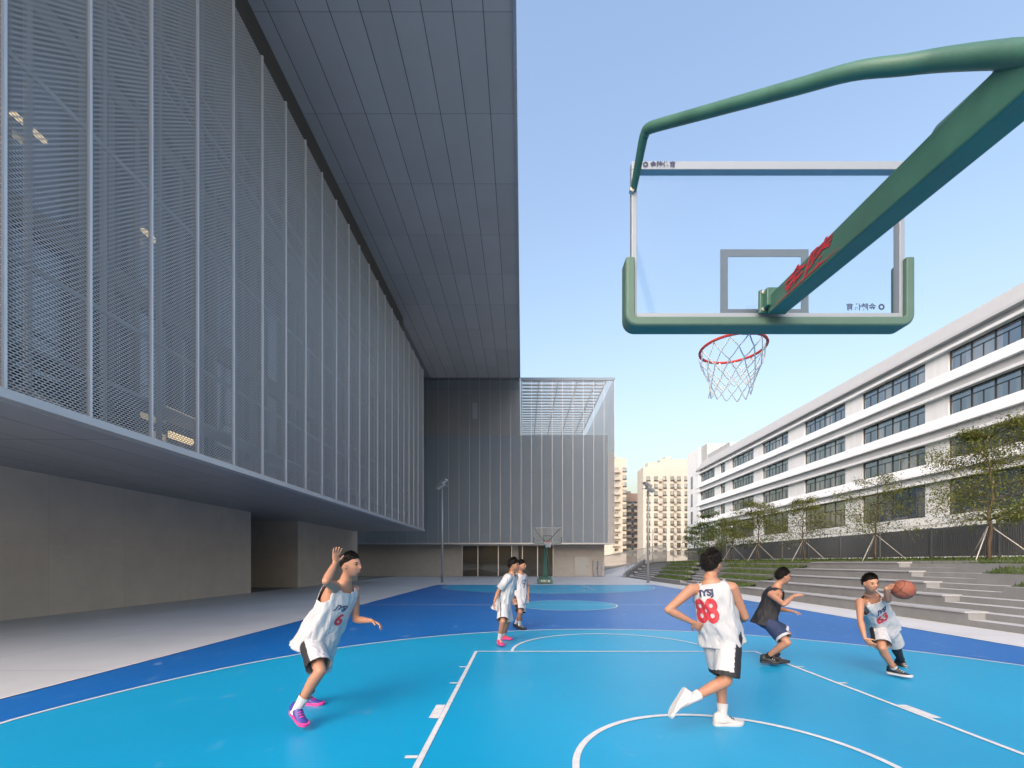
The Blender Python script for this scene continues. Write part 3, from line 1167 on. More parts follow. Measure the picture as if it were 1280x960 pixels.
tower('slim cream apartment tower rising right behind the far metal block', 752, 783, 190, 47.5, m_t1, (.52, .85), 12, 6, ((.1, .55, 3, 2), (.6, .9, 1.5, 4)), 1.7, 1, ((.44, .72),))
tower('low reddish brown apartment block between the two pale towers', 780, 801, 205, 34.5, m_t2, (.15, .45, .75), 9, 5, ((.2, .5, 1.5, 3),), 2.2, 2, ((.05, .4), (.55, .95)))
tower('wide pale apartment tower with many windows, beside the school', 804, 872, 180, 41.5, m_t3, (.06, .2, .36, .5, .62, .76, .88), 11, 5, ((.1, .35, 2.2, 1), (.38, .95, 4.5, 5), (.5, .62, 6, 7)), 1.5, 3, ((.28, .34), (.56, .6)))

# ------------------------------------------------------------------ stairs end: rail, ramp wall, tall mesh posts
rl = thing('stair_railing', 'grey steel handrail climbing beside the far terrace stairs', 'railing', (11.0, 45.5, 0))
b = MB()
pa, pb = V((10.6, 44.3, 0)), V((14.6, 51.2, 1.5))
for k in range(8):
    p = pa.lerp(pb, k / 7)
    b.tube([p, p + V((0, 0, 1.0))], .03, 6)
b.build('baluster', m_galv, rl)
b = MB()
for h in (1.0, .55):
    b.tube([pa + V((0, 0, h)), pb + V((0, 0, h))], .04, 6)
b.build('handrail', m_galv, rl)
wl = MB()
wl.add([(10.4, 44.5, 0), (10.7, 44.4, 0), (14.7, 51.3, 0), (14.4, 51.5, 0), (10.4, 44.5, .35), (10.7, 44.4, .35), (14.7, 51.3, 1.9), (14.4, 51.5, 1.9)],
       [(0, 1, 2, 3), (4, 5, 6, 7), (0, 1, 5, 4), (1, 2, 6, 5), (2, 3, 7, 6), (3, 0, 4, 7)])
tag(wl.build('stair_cheek_wall', m_concstep), 'sloping concrete cheek wall beside the far terrace stairs', 'wall')
rp = thing('ramp_fence', 'dark slatted fence along the ramp beyond the far corner of the court', 'fence', (12, 53, 0))
b = MB()
for k in range(60):
    t = k / 59
    x, y, z = 9.9 + 8 * t, 53 + .6 * t, .3 + 1.5 * t
    b.box(x - .03, x + .03, y - .02, y + .02, z - .4, z + 2.1)
b.build('slat', m_galv, rp)
b = MB()
b.bar((9.9, 53, 2.3), (17.9, 53.6, 3.8), .06, .08)
b.bar((9.9, 53, .5), (17.9, 53.6, 2.0), .06, .08)
b.build('rail', m_galv, rp)
b = MB()
b.add([(9.6, 53.3, 0), (18, 53.9, 0), (18, 53.9, 2.2), (9.6, 53.3, .8), (9.6, 53.6, 0), (18, 54.2, 0), (18, 54.2, 2.2), (9.6, 53.6, .8)],
      [(0, 1, 2, 3), (4, 5, 6, 7), (0, 1, 5, 4), (1, 2, 6, 5), (2, 3, 7, 6), (3, 0, 4, 7)])
b.build('plinth_wall', m_steel, rp)
struct('ramp', MB().add([(9.2, 49, .004), (12.5, 49, .004), (15.5, 53.2, 1.6), (9.6, 53.2, .55)], [(0, 1, 2, 3)]), m_pave)
gf = thing('guard_railing', 'pale steel guard railing at the top of the far terrace stairs', 'railing', (17, 50, 1.5))
b = MB()
for k in range(46):
    t = k / 45
    x, y = 14.8 + 4.6 * t, 51.5 - 4 * t
    b.box(x - .02, x + .02, y - .02, y + .02, 1.5, 2.75)
b.build('baluster', m_galv, gf)
b = MB()
b.bar((14.8, 51.5, 2.78), (19.4, 47.5, 2.78), .07, .06)
b.bar((14.8, 51.5, 1.62), (19.4, 47.5, 1.62), .05, .05)
b.build('rail', m_galv, gf)
for k, (x, lab) in enumerate(((816, 'tall thin pale post left of the other two by the far stairs'), (833, 'tall thin pale post standing between two others by the far stairs'), (842, 'tall thin pale post closest to the school by the far stairs'))):
    p = px(x, 695, 52.5)
    t = thing('net_post', lab, 'post', (p.x, 52.5, 1.0), 'tall posts by the far stairs')
    MB().tube([(p.x, 52.5, 1.0), (p.x, 52.5, 5.6)], .05, 8).build('shaft', m_galv, t, smooth=True)
    MB().box(p.x - .12, p.x + .12, 52.38, 52.62, 1.0, 1.06).build('base_plate', m_galv, t)


# ------------------------------------------------------------------ floodlight posts
def lamp_post(X, Y, h, flip, label):
    t = thing('floodlight_post', label, 'light post', (X, Y, 0), 'floodlight posts by the court')
    MB().tube([(X, Y, 0), (X, Y, h)], [.09, .06], 12).build('pole', m_galv, t, smooth=True)
    MB().tube([(X, Y, 0), (X, Y, .04)], .2, 12).build('base_plate', m_galv, t)
    MB().box(X - .45, X + .45, Y - .03, Y + .03, h - .28, h - .22).build('crossbar', m_galv, t)
    for s, dz in ((-1, -.02), (1, -.36)):
        hd = MB()
        c = V((X + s * .1 * flip, Y - .22, h + dz))
        hd.bar(c + V((-.3 * flip, -.15, .16)), c + V((.26 * flip, .12, -.10)), .40, .16)
        ho = hd.build('lamp_head', m_galv, t, bevel=.02)
        MB().bar(c + V((-.26 * flip, -.13, .05)), c + V((.22 * flip, .10, -.19)), .34, .02).build('lens', m_whitep, ho)


lamp_post(-6.2, 33.2, 7.75, -1, 'grey twin-head floodlight post on the left, before the dark block')
lamp_post(9.45, 32.3, 7.35, 1, 'grey twin-head floodlight post on the right, at the foot of the terrace')


# ------------------------------------------------------------------ basketball stands
def make_hoop(loc, rim_z, label, flip):
    """stand at loc (ground below the board face); flip=-1 turns it to face the camera"""
    root = thing('basketball_stand', label, 'basketball hoop', loc, 'basketball stands at the two ends of the court')
    x0, y0, _ = loc

    def W(x, y, z):
        return V((x0 + x * flip, y0 + y * flip, z))

    def wbox(mb, xa, xb, ya, yb, za, zb, mi=0):
        p, q = W(xa, ya, za), W(xb, yb, zb)
        return mb.box(min(p.x, q.x), max(p.x, q.x), min(p.y, q.y), max(p.y, q.y), za, zb, mi)

    zb = rim_z - .05         # board bottom
    zt = zb + 1.05
    # glass board with frame, target and pads
    bd = wbox(MB(), -.88, .88, -.022, -.008, zb + .01, zt - .02).build('backboard', m_bglass, root)
    fr = MB()
    wbox(fr, -.90, .90, -.05, .0, zt - .055, zt)
    wbox(fr, -.90, -.865, -.05, .0, zb, zt - .055)
    wbox(fr, .865, .90, -.05, .0, zb, zt - .055)
    wbox(fr, -.865, .865, -.05, .0, zb, zb + .05)
    fr.build('board_frame', m_frame, bd, bevel=.004)
    tg = MB()
    a, b_, c, d, w = -.295, .295, rim_z + .0, rim_z + .45, .05
    for (xa, xb, za, zc_) in ((a, b_, d - w, d), (a, b_, c, c + w), (a, a + w, c + w, d - w), (b_ - w, b_, c + w, d - w)):
        wbox(tg, xa, xb, -.006, -.002, za, zc_)
    tg.build('target_square', m_tgt, bd)
    # U-shaped edge pad
    pts = []
    for (x, z) in ((-.915, zb + .40), (-.915, zb + .03)):
        pts.append((x, z))
    for k in range(1, 7):
        an = math.pi + k * math.pi / 12
        pts.append((-.865 + .05 * math.cos(an), zb + .03 + .05 * math.sin(an)))
    pts2 = [(-x, z) for x, z in reversed(pts)]
    allp = pts + pts2
    rings = []
    k = len(allp)
    for i, (x, z) in enumerate(allp):
        xa, za = allp[max(i - 1, 0)]
        xb, zc_ = allp[min(i + 1, k - 1)]
        dd = V((xb - xa, 0, zc_ - za)).normalized()
        nn = V((-dd.z, 0, dd.x))          # inward
        q = []
        for (oi, oy) in ((.030, -.080), (-.022, -.080), (-.030, -.065), (-.030, .03), (-.022, .045), (.030, .045)):
            pp = V((x, 0, z)) + nn * oi
            q.append(W(pp.x, oy, pp.z))
        rings.append(q)
    pd = MB().rings(rings)
    pad = pd.build('edge_pad', m_greend, root, bevel=.008)
    # bracket
    br = MB()
    wbox(br, -.09, .09, -.11, -.088, zb + .015, zb + .165)
    wbox(br, -.07, .07, -.16, -.11, zb + .035, zb + .15)
    bo = br.build('bracket', m_green, root, bevel=.006)
    bl = MB()
    for sx in (-.07, .07):
        for sz in (.035, .145):
            p = W(sx, -.118, zb + sz)
            q = W(sx, -.105, zb + sz)
            bl.tube([p, q], .012, 8)
    bl.build('bolt', m_steelb, bo)
    # arm: box beam sinking slightly towards the post
    az = lambda y: rim_z + .005 + (y + .12) * .066

    def arm_ring(y, hw, hh, dz=0):
        z = az(y)
        return [W(-hw + .012, y, z - hh + dz), W(hw + .012, y, z - hh + dz), W(hw + .012, y, z + hh + dz), W(-hw + .012, y, z + hh + dz)]
    am = MB().rings([arm_ring(-.12, .057, .056), arm_ring(-1.45, .060, .080), arm_ring(-2.9, .075, .11)])
    arm = am.build('arm', m_green, root, bevel=.008)
    # tie tubes from the arm to the upper corners
    for s in (-1, 1):
        P = [(s * .02, -1.66, rim_z - .155), (s * .025, -1.56, rim_z - .078), (s * .045, -1.48, rim_z + .0105), (s * .085, -1.40, rim_z + .0954), (s * .13, -1.325, rim_z + .1706), (s * .19, -1.265, rim_z + .224)]
        e0 = V((s * .30, -1.17, rim_z + .31))
        e1 = V((s * .855, -.345, rim_z + .925))
        P += [tuple(e0.lerp(e1, t)) for t in (0, .2, .4, .6, .8, .95)]
        P += [(s * .872, -.315, rim_z + .942), (s * .882, -.285, rim_z + .938), (s * .886, -.25, rim_z + .92), (s * .888, -.06, rim_z + .815)]
        rad = [.036, .036, .036, .034, .032, .030] + [.0285] * (len(P) - 10) + [.0285, .028, .027, .022]
        Q, q_r = [], []
        for k in range(len(P) - 1):
            p0, p1, p2, p3 = (V(P[max(k - 1, 0)]), V(P[k]), V(P[k + 1]), V(P[min(k + 2, len(P) - 1)]))
            for t in (0, .25, .5, .75):
                Q.append(.5 * ((2 * p1) + (p2 - p0) * t + (2 * p0 - 5 * p1 + 4 * p2 - p3) * t * t + (3 * p1 - p0 - 3 * p2 + p3) * t ** 3))
                q_r.append(rad[k] + (rad[k + 1] - rad[k]) * t)
        Q.append(V(P[-1]))
        q_r.append(rad[-1])
        tb = MB().tube([W(*p) for p in Q], q_r, 14, round_ends=True)
        to = tb.build('tie_tube', m_green, root, smooth=True)
        MB().tube([W(s * .90, -.07, rim_z + .80), W(s * .90, -.04, rim_z + .80)], .016, 8).build('bolt', m_steelb, to)
    # post and base (behind the board)
    po = MB().rings([[W(x * .16, -3.25 + y * .17, .28) for x, y in ((-1, -1), (1, -1), (1, 1), (-1, 1))],
                     [W(x * .085 + .012, -2.72 + y * .12, az(-2.7) + .14) for x, y in ((-1, -1), (1, -1), (1, 1), (-1, 1))]])
    po.build('post', m_green, root, bevel=.012)
    bs = MB()
    bs.rings([[W(x * .55, -3.45 + y * .75, .03) for x, y in ((-1, -1), (1, -1), (1, 1), (-1, 1))],
              [W(x * .52, -3.45 + y * .72, .34) for x, y in ((-1, -1), (1, -1), (1, 1), (-1, 1))],
              [W(x * .25, -3.35 + y * .40, .52) for x, y in ((-1, -1), (1, -1), (1, 1), (-1, 1))]])
    base = bs.build('base', m_green, root, bevel=.02)
    flat_text('金陵体育', .17, W(0, -2.685, .19), (-flip, 0, 0), (0, 0, 1), m_whitep, 'lettering', base, bold=.004)
    for s in (-1, 1):
        MB().tube([W(s * .42, -3.0, .36), W(s * .06, -2.2, az(-2.2) - .08)], .022, 8).build('brace', m_green, root, smooth=True)
    # rim and net
    rc = (0, .43)
    rm = MB().tube([W(rc[0] + .235 * math.cos(2 * math.pi * k / 40), rc[1] + .235 * math.sin(2 * math.pi * k / 40), rim_z) for k in range(40)], .0105, 8, closed=True)
    wbox(rm, -.08, .08, .0, .02, rim_z - .06, rim_z + .05)
    wbox(rm, -.05, .05, .02, .20, rim_z - .014, rim_z + .006)
    rim = rm.build('rim', m_orange, root, smooth=False)
    nt_ = MB()
    NS = 12
    lev = [(0, .232), (.08, .222), (.15, .195), (.22, .165), (.285, .150), (.345, .150)]
    rn = random.Random(4)

    def np_(k, l):
        a_ = 2 * math.pi * (k + .5 * (l % 2)) / NS
        dz, r = lev[l]
        wob = 1 + .05 * math.sin(3 * a_ + l)
        return W(rc[0] + r * wob * math.cos(a_) - .012 * l * .3, rc[1] + r * wob * math.sin(a_), rim_z - .01 - dz - .012 * math.sin(2 * a_ + 1) * l / 3)
    for k in range(NS):
        for l in range(len(lev) - 1):
            a_ = np_(k, l)
            for kk in ((k, k - 1) if l % 2 == 0 else (k, k + 1)):
                b2 = np_(kk, l + 1)
                mid = (a_ + b2) / 2 + V((0, 0, -.006))
                nt_.tube([a_, mid, b2],   .0046 if flip > 0 else .007, 5)
    nt_.build('net', m_net, rim)
    return root, W, bd, arm, az


h1, W1, bd1, arm1, az1 = make_hoop((HX, 2.88, 0), 3.205, 'near green basketball stand with glass backboard, arm reaching overhead', 1)
h2, W2, bd2, arm2, az2 = make_hoop((HX + .05, 28.5, 0), 2.90, 'far green basketball stand on the paving before the glazed entrance', -1)
# writing on the near stand
xl = -.057 + .012 - .0035
vs, fs = text_mesh('金陵', .115, .002, .35, sub=1.)
mb = MB()
for (txt, _) in ((0, 0),):
    pts = []
    for v in vs:
        yy = -.47 - v.x * 1.75          # along the arm, towards the post is right when seen from the left side
        hw = .057 + .003 * min(1, (-yy - .12) / 1.33)
        pts.append(W1(-hw + .012 - .004, yy, az1(yy) + v.y * 1.0 + .004))
    mb.add(pts, fs)
sw = []
for k in range(9):
    yy = -.20 - .55 * k / 8
    sw.append((yy, -.048 + .006 * math.sin(k / 8 * 3.1), .0045 * math.sin((k + .6) / 9.2 * math.pi)))
q = []
for yy, dz, t in sw:
    q += [W1(-.0495, yy, az1(yy) + dz - t), W1(-.0495, yy, az1(yy) + dz + t)]
mb.add(q, [(2 * i, 2 * i + 1, 2 * i + 3, 2 * i + 2) for i in range(8)])
mb.build('lettering', m_red, arm1)
flat_text('◎ 金陵体育', .042, W1(-.72, -.0535, 3.155 + 1.05 - .028), (1, 0, 0), (0, 0, 1), m_navy, 'lettering', bd1, bold=.001)
flat_text('◎ 金陵体育', .050, W1(.66, -.0245, 3.155 + .10), (1, 0, 0), (0, 0, 1), m_navy, 'lettering', bd1, bold=.001, mirror=True)

# ------------------------------------------------------------------ people
m_skin = pbr('skin', (.38, .195, .125), .5, var=.06, scale=14, coords='obj')
m_skin2 = pbr('skin_tanned', (.33, .165, .10), .5, var=.06, scale=14, coords='obj')
m_eye = pbr('eye_dark', (.012, .010, .010), .25)
m_lip = pbr('lip', (.30, .10, .085), .5)
m_hair = pbr('black_hair', (.006, .005, .005), .65, spec=.25)


def cloth(name, col, rough=.75):
    m, nt, b = smat(name)
    b.inputs['Base Color'].default_value = (*col, 1)
    b.inputs['Roughness'].default_value = rough
    tc = N(nt, 'ShaderNodeTexCoord')
    mp = N(nt, 'ShaderNodeMapping')
    mp.inputs['Scale'].default_value = (1, 1, .35)
    L(nt, tc.outputs['Object'], mp.inputs[0])
    n = N(nt, 'ShaderNodeTexNoise')
    n.inputs['Scale'].default_value = 11
    n.inputs['Detail'].default_value = 2
    n.inputs['Distortion'].default_value = .8
    L(nt, mp.outputs[0], n.inputs['Vector'])
    bp = N(nt, 'ShaderNodeBump')
    bp.inputs['Strength'].default_value = .95
    bp.inputs['Distance'].default_value = .03
    L(nt, n.outputs['Fac'], bp.inputs['Height'])
    L(nt, bp.outputs[0], b.inputs['Normal'])
    return m


m_cw = cloth('white_jersey_cloth', (.41, .435, .475))
m_ck = cloth('black_cloth', (.012, .013, .018))
m_cn = cloth('navy_cloth', (.015, .03, .085))
m_sockw = cloth('white_sock', (.50, .51, .53))
m_sw = pbr('white_shoe', (.50, .51, .52), .5)
m_sk = pbr('dark_shoe', (.015, .016, .022), .5)
m_sblue = pbr('violet_shoe', (.05, .04, .25), .5, var=.3, scale=30, coords='obj')
m_spink = pbr('pink_sole', (.72, .05, .26), .5)
m_sred = pbr('red_shoe', (.45, .04, .07), .5)
m_steal = pbr('teal_shoe', (.02, .14, .20), .5)


def ik(a, c, l1, l2, hint):
    d = c - a
    D = d.length
    if D > (l1 + l2) * .995:
        k = D / ((l1 + l2) * .995)
        l1 *= k
        l2 *= k
    u = d.normalized()
    x = (D * D + l1 * l1 - l2 * l2) / (2 * D)
    h = math.sqrt(max(l1 * l1 - x * x, 1e-5))
    w = hint - a
    w = w - u * w.dot(u)
    w = w.normalized() if w.length > 1e-4 else V((0, 0, 1))
    return a + u * x + w * h


def remesh(mb, vox, smooth_it=3, name='tmp'):
    o = mb.build(name, m_skin)
    r = o.modifiers.new('r', 'REMESH')
    r.mode = 'VOXEL'
    r.voxel_size = vox
    if smooth_it:
        s = o.modifiers.new('s', 'SMOOTH')
        s.iterations = smooth_it
        s.factor = .5
    dg = bpy.context.evaluated_depsgraph_get()
    me = bpy.data.meshes.new_from_object(o.evaluated_get(dg))
    bpy.data.objects.remove(o)
    vs = [v.co.copy() for v in me.vertices]
    fs = [list(p.vertices) for p in me.polygons]
    bpy.data.meshes.remove(me)
    return vs, fs


def lerp_prof(prof, t):
    for i in range(len(prof) - 1):
        if t <= prof[i + 1][0]:
            a, b = prof[i], prof[i + 1]
            k = (t - a[0]) / (b[0] - a[0]) if b[0] > a[0] else 0
            k = max(0, min(1, k))
            return [a[j] + (b[j] - a[j]) * k for j in range(1, len(a))]
    return list(prof[-1][1:])


def hand(mb, wrist, d, nrm, s, side, curl=.35, spread=.12):
    """palm + five fingers; d points to the fingertips, nrm out of the palm, side +1 puts the thumb on +cross"""
    d = d.normalized()
    nrm = (nrm - d * nrm.dot(d)).normalized()
    w = d.cross(nrm).normalized() * side      # thumb side
    rs = []
    for t, hw, ht in ((-.01, .025, .020), (.02, .030, .018), (.05, .039, .016), (.085, .041, .014), (.095, .036, .010)):
        rs.append([wrist + d * t * s + (w * hw * math.cos(a) + nrm * ht * math.sin(a)) * s for a in [2 * math.pi * k / 14 for k in range(14)]])
    mb.rings(rs)
    for off, ln, sp in ((.031, .070, 1.), (.0105, .079, .33), (-.0105, .073, -.33), (-.030, .058, -1.)):
        p = wrist + (d * .080 + w * off) * s
        dd = (d + w * sp * spread).normalized()
        pts = [p]
        ang = 0
        for k, fr in enumerate((.45, .3, .25)):
            ang += curl * (.6 + .4 * k)
            q = (dd * math.cos(ang) + nrm * math.sin(ang)).normalized()
            p = p + q * ln * fr * s
            pts.append(p)
        mb.tube(pts, [.0098 * s, .0092 * s, .0085 * s, .0074 * s], 8, round_ends=True)
    p = wrist + (d * .022 + w * .028) * s
    dd = (d * .72 + w * .62 + nrm * .25).normalized()
    p2 = p + dd * .042 * s
    dd2 = (d * .9 + w * .3 + nrm * .35 * (1 + curl)).normalized()
    mb.tube([p, p2, p2 + dd2 * .032 * s], [.0135 * s, .0105 * s, .0085 * s], 8, round_ends=True)


def head_points(n=40, m=28, face=True):
    """unit head in metres: x right, y forward, z up, centred at ear height"""
    g = lambda x, s: math.exp(-(x / s) ** 2)
    rows = []
    for i in range(m + 1):
        t = math.pi * (i + .002) / (m + .004) - math.pi / 2
        row = []
        for j in range(n):
            a = 2 * math.pi * j / n
            x, y, z = math.cos(t) * math.cos(a), math.cos(t) * math.sin(a), math.sin(t)
            X, Y_, Z = x * .076, y * .096, z * .118
            if z < 0:
                k = -z
                X *= 1 - .20 * k ** 1.5
                if y < 0:
                    Y_ *= 1 - .45 * k ** 1.3
                else:
                    Y_ *= 1 - .03 * k
                    Y_ += .022 * k ** 2 * max(0, y * .5 + .5)
            if y > 0 and face:
                Y_ -= .004 * g(z - .1, .5) * 0
                Y_ += .024 * g(X, .013) * (g(Z + .024, .020) * 1.0 + .45 * g(Z - .002, .022))
                Y_ += .005 * g(Z - .034, .014) * g(X, .05)
                Y_ -= .011 * (g(X - .032, .016) + g(X + .032, .016)) * g(Z - .010, .014)
                Y_ += .007 * g(X, .022) * g(Z + .062, .014)
                Y_ -= .004 * g(X, .022) * g(Z + .080, .008)
                Y_ += .007 * g(X, .02) * g(Z + .100, .014)
                Y_ += .004 * (g(X - .045, .02) + g(X + .045, .02)) * g(Z + .02, .02)
            row.append((X, Y_, Z))
        rows.append(row)
    return rows


def person(label, H, P, Nk, fwd, hc, face, arms, legs, jersey, shorts, skin, hair=None, group='players on the court', head_up=(0, 0, 1), pf=None):
    s = H / 1.72
    P, Nk, fwd, hc, face = V(P), V(Nk), V(fwd).normalized(), V(hc), V(face).normalized()
    up = (Nk - P).normalized()
    Lt = (Nk - P).length
    fwd = (fwd - up * fwd.dot(up)).normalized()
    rt = fwd.cross(up).normalized()
    pf = V(pf).normalized() if pf else fwd
    pr = pf.cross(V((0, 0, 1))).normalized()
    root_loc = V((P.x, P.y, 0))
    body = MB()

    def tfr(t):
        """torso frame at height t (0 pelvis, 1 neck base)"""
        k = max(0, min(1, t))
        r = (pr * (1 - k) + rt * k)
        r = (r - up * r.dot(up)).normalized()
        f = up.cross(r).normalized()
        c = P + up * Lt * t + f * (.012 * math.sin(math.pi * k)) * -s
        return c, r, f

    def loft(mb, prof, ts, n=32, ex=2.3, mi=0, fn=None, cap=True):
        rs = []
        for t in ts:
            a, b = lerp_prof(prof, t)
            c, r, f = tfr(t)
            ring = []
            for j in range(n):
                th = 2 * math.pi * j / n
                ct, sn = math.cos(th), math.sin(th)
                x = abs(ct) ** (2 / ex) * (1 if ct > 0 else -1) * a * s
                y = abs(sn) ** (2 / ex) * (1 if sn > 0 else -1) * b * s
                p = c + r * x + f * y
                if fn:
                    p = fn(p, t, th, r * x + f * y)
                ring.append(p)
            rs.append(ring)
        mb.rings(rs, mi, cap)
        return rs
    bprof = [(-.16, .10, .08), (-.08, .145, .105), (0., .155, .11), (.25, .130, .092), (.5, .135, .098), (.7, .150, .108), (.84, .150, .095), (.93, .105, .075), (1.02, .058, .058), (1.1, .052, .055)]
    loft(body, bprof, [-.16, -.12, -.08, 0, .12, .25, .4, .5, .6, .7, .78, .84, .89, .93, .98, 1.02, 1.1])
    # neck and head
    hu = V(head_up).normalized()
    face = (face - hu * face.dot(hu)).normalized()
    hr = face.cross(hu).normalized()
    HM = Matrix((hr, face, hu)).transposed()
    body.tube([Nk - up * .05 * s, Nk + (hc - Nk) * .35, hc - hu * .06 * s - face * .02 * s], [.062 * s, .054 * s, .052 * s], 14, round_ends=True)
    hs = s * .98
    rows = head_points()
    body.rings([[hc + HM @ V(p) * hs for p in row] for row in rows])
    for sd in (-1, 1):
        body.ball(hc + HM @ V((sd * .077, -.008, -.004)) * hs, (.010 * hs, .020 * hs, .030 * hs), 12, ax=HM)
    # arms
    shl = {}
    la, lfa = .178 * H, .152 * H
    for sd, key in ((1, 'R'), (-1, 'L')):
        A = arms[key]
        sh = V(A['sh']) if 'sh' in A else P + up * Lt * .86 + rt * sd * .175 * s
        wr = V(A['wr'])
        el = ik(sh, wr, la, lfa, V(A['el']))
        shl[key] = (sh, el)
        body.tube([P + up * Lt * .84 + rt * sd * .08 * s, sh], [.06 * s, .054 * s], 12, round_ends=True)
        body.tube([sh, sh.lerp(el, .3), sh.lerp(el, .65), el], [.052 * s, .047 * s, .040 * s, .034 * s], 12, round_ends=True)
        body.tube([el, el.lerp(wr, .25), el.lerp(wr, .65), wr], [.035 * s, .039 * s, .031 * s, .0225 * s], 12, round_ends=True)
        hd = V(A.get('hd', wr - el)).normalized()
        hn = V(A.get('hn', (0, -1, -.3)))
        hand(body, wr, hd, hn, s * .97, sd * A.get('ts', 1), A.get('curl', .35), A.get('spread', .14))
    # legs
    lt, ls = .238 * H, .236 * H
    lg = {}
    for sd, key in ((1, 'R'), (-1, 'L')):
        A = legs[key]
        hip = P + pr * sd * .085 * s - up * .02 * s
        an = V(A['an'])
        kn = ik(hip, an, lt, ls, V(A['kn']))
        lg[key] = (hip, kn, an)
        body.tube([hip, hip.lerp(kn, .3), hip.lerp(kn, .7), kn], [.083 * s, .078 * s, .062 * s, .052 * s], 14, round_ends=True)
        back = -V(A['toe']).normalized()
        b1 = kn.lerp(an, .28) + back * .012 * s
        body.tube([kn, b1, kn.lerp(an, .6) + back * .006 * s, an], [.051 * s, .055 * s, .043 * s, .033 * s], 14, round_ends=True)
        fd = V(A['toe']).normalized()
        fu = V(A.get('fup', (0, 0, 1)))
        fu = (fu - fd * fu.dot(fd)).normalized()
        body.tube([an, an + fd * .03 * s - fu * .035 * s], [.034 * s, .024 * s], 10, round_ends=True)
    vs, fs = remesh(body, .0062, 2)
    bo = MB()
    bo.add(vs, fs, 0)
    # eyes, brows, mouth painted on as thin raised shapes
    for sd in (-1, 1):
        bo.ball(hc + HM @ V((sd * .031, .0805, .008)) * hs, (.0145 * hs, .0085 * hs, .0068 * hs), 10, 1, HM)
        bo.ball(hc + HM @ V((sd * .032, .0855, .030)) * hs, (.022 * hs, .0075 * hs, .0048 * hs), 10, 1, HM)
    bo.ball(hc + HM @ V((0, .0985, -.062)) * hs, (.021 * hs, .008 * hs, .0065 * hs), 10, 2, HM)
    me_o = bo.build('person', [skin, m_eye, m_lip], None, smooth=True, loc=root_loc)
    tag(me_o, label, 'person', group)
    # hair
    hm = MB()
    rows = head_points(48, 34, False)
    rn = random.Random(len(label))
    hh = hair or {}
    for row in rows:
        for k, (x, y, z) in enumerate(row):
            an_ = math.atan2(y, abs(x) + 1e-6)        # 90 deg front, -90 back
            fr = max(0, math.sin(an_))
            bkk = max(0, -math.sin(an_))
            line = hh.get('side', .018) * (1 - fr) * (1 - bkk) + hh.get('front', .062) * fr + hh.get('back', -.062) * bkk
            line += .012 * noise.noise(V((x * 55, y * 55, 3.1)))
            w = max(0, min(1, (z - line) / .026 + .5))
            vol = hh.get('vol', .014) * (.15 + .85 * max(0, min(1, (z - line) / .06)))
            nz = .5 + .5 * noise.noise(V((x * 70, y * 70, z * 45)))
            k2 = .93 * (1 - w) + w * (1 + (vol + .009 * nz) / .09)
            row[k] = (x * k2, y * k2, z * k2)
    hm.rings([[hc + HM @ V(p) * hs for p in row] for row in rows])
    cand = []
    for row in rows:
        for (x, y, z) in row:
            an_ = math.atan2(y, abs(x) + 1e-6)
            fr = max(0, math.sin(an_))
            bkk = max(0, -math.sin(an_))
            line = hh.get('side', .018) * (1 - fr) * (1 - bkk) + hh.get('front', .062) * fr + hh.get('back', -.062) * bkk
            if z > line + .002:
                cand.append((V((x, y, z)), max(0., min(1., (z - line) / .07))))
    for _ in range(1900):
        p, hgt = rn.choice(cand)
        p = p + V((rn.gauss(0, .003), rn.gauss(0, .003), rn.gauss(0, .003)))
        nrm = V((p.x / .07 ** 2, p.y / .09 ** 2, p.z / .11 ** 2)).normalized()
        flow = V((rn.gauss(0, .5), .45 + rn.gauss(0, .4), -.55 + rn.gauss(0, .25)))
        flow = (flow - nrm * flow.dot(nrm)).normalized()
        d = (nrm * rn.uniform(.35, .9) + flow * rn.uniform(.5, 1.)).normalized()
        ln = hh.get('len', .026) * (.45 + .55 * hgt) * rn.uniform(.6, 1.3)
        sidev = d.cross(nrm)
        if sidev.length < .05:
            continue
        sidev = sidev.normalized() * rn.uniform(.0022, .0042)
        b0 = p * .985
        hm.add([hc + HM @ (b0 - sidev) * hs, hc + HM @ (b0 + sidev) * hs, hc + HM @ (b0 + d * ln * .6 + sidev * .7 + nrm * .002) * hs, hc + HM @ (b0 + d * ln) * hs], [(0, 1, 2, 3)])
    hm.build('hair', m_hair, me_o, smooth=False)

    # jersey
    def wind(p, t, th, o):
        j = jersey
        k = max(0, (.45 - t)) / .7
        q = p + V(j.get('blow', (0, 0, 0))) * k * s
        n = noise.noise(V((th * 2.2 + len(label), t * 2.5, 1.7))) * .030 + noise.noise(V((th * 5 + t * 4, t * 4, 4.2))) * .018
        bl = V(j.get('blow', (0, 0, 0)))
        if bl.length > 0:
            q = p + bl * k * s * (.15 + .85 * max(0, o.normalized().dot(bl.normalized())))
        return q + o.normalized() * n * s * (1.1 - .7 * max(0, min(1, t)))
    jprof = [(-.36, .205, .160), (-.2, .198, .152), (0., .188, .142), (.25, .172, .130), (.5, .168, .124), (.7, .172, .128), (.82, .174, .118), (.88, .166, .108), (.93, .146, .094), (.97, .112, .080), (1.0, .070, .070)]
    hem = jersey.get('hem', -.28)
    tsj = [hem + (1.0 - hem) * i / 54 for i in range(55)]
    jm = MB()
    loft(jm, jprof, tsj, 72, 2.4, fn=wind, cap=False)
    bm = bmesh.new()
    bmv = [bm.verts.new(p) for p in jm.v]
    for f in jm.f:
        bm.faces.new([bmv[i] for i in f])
    dead = []
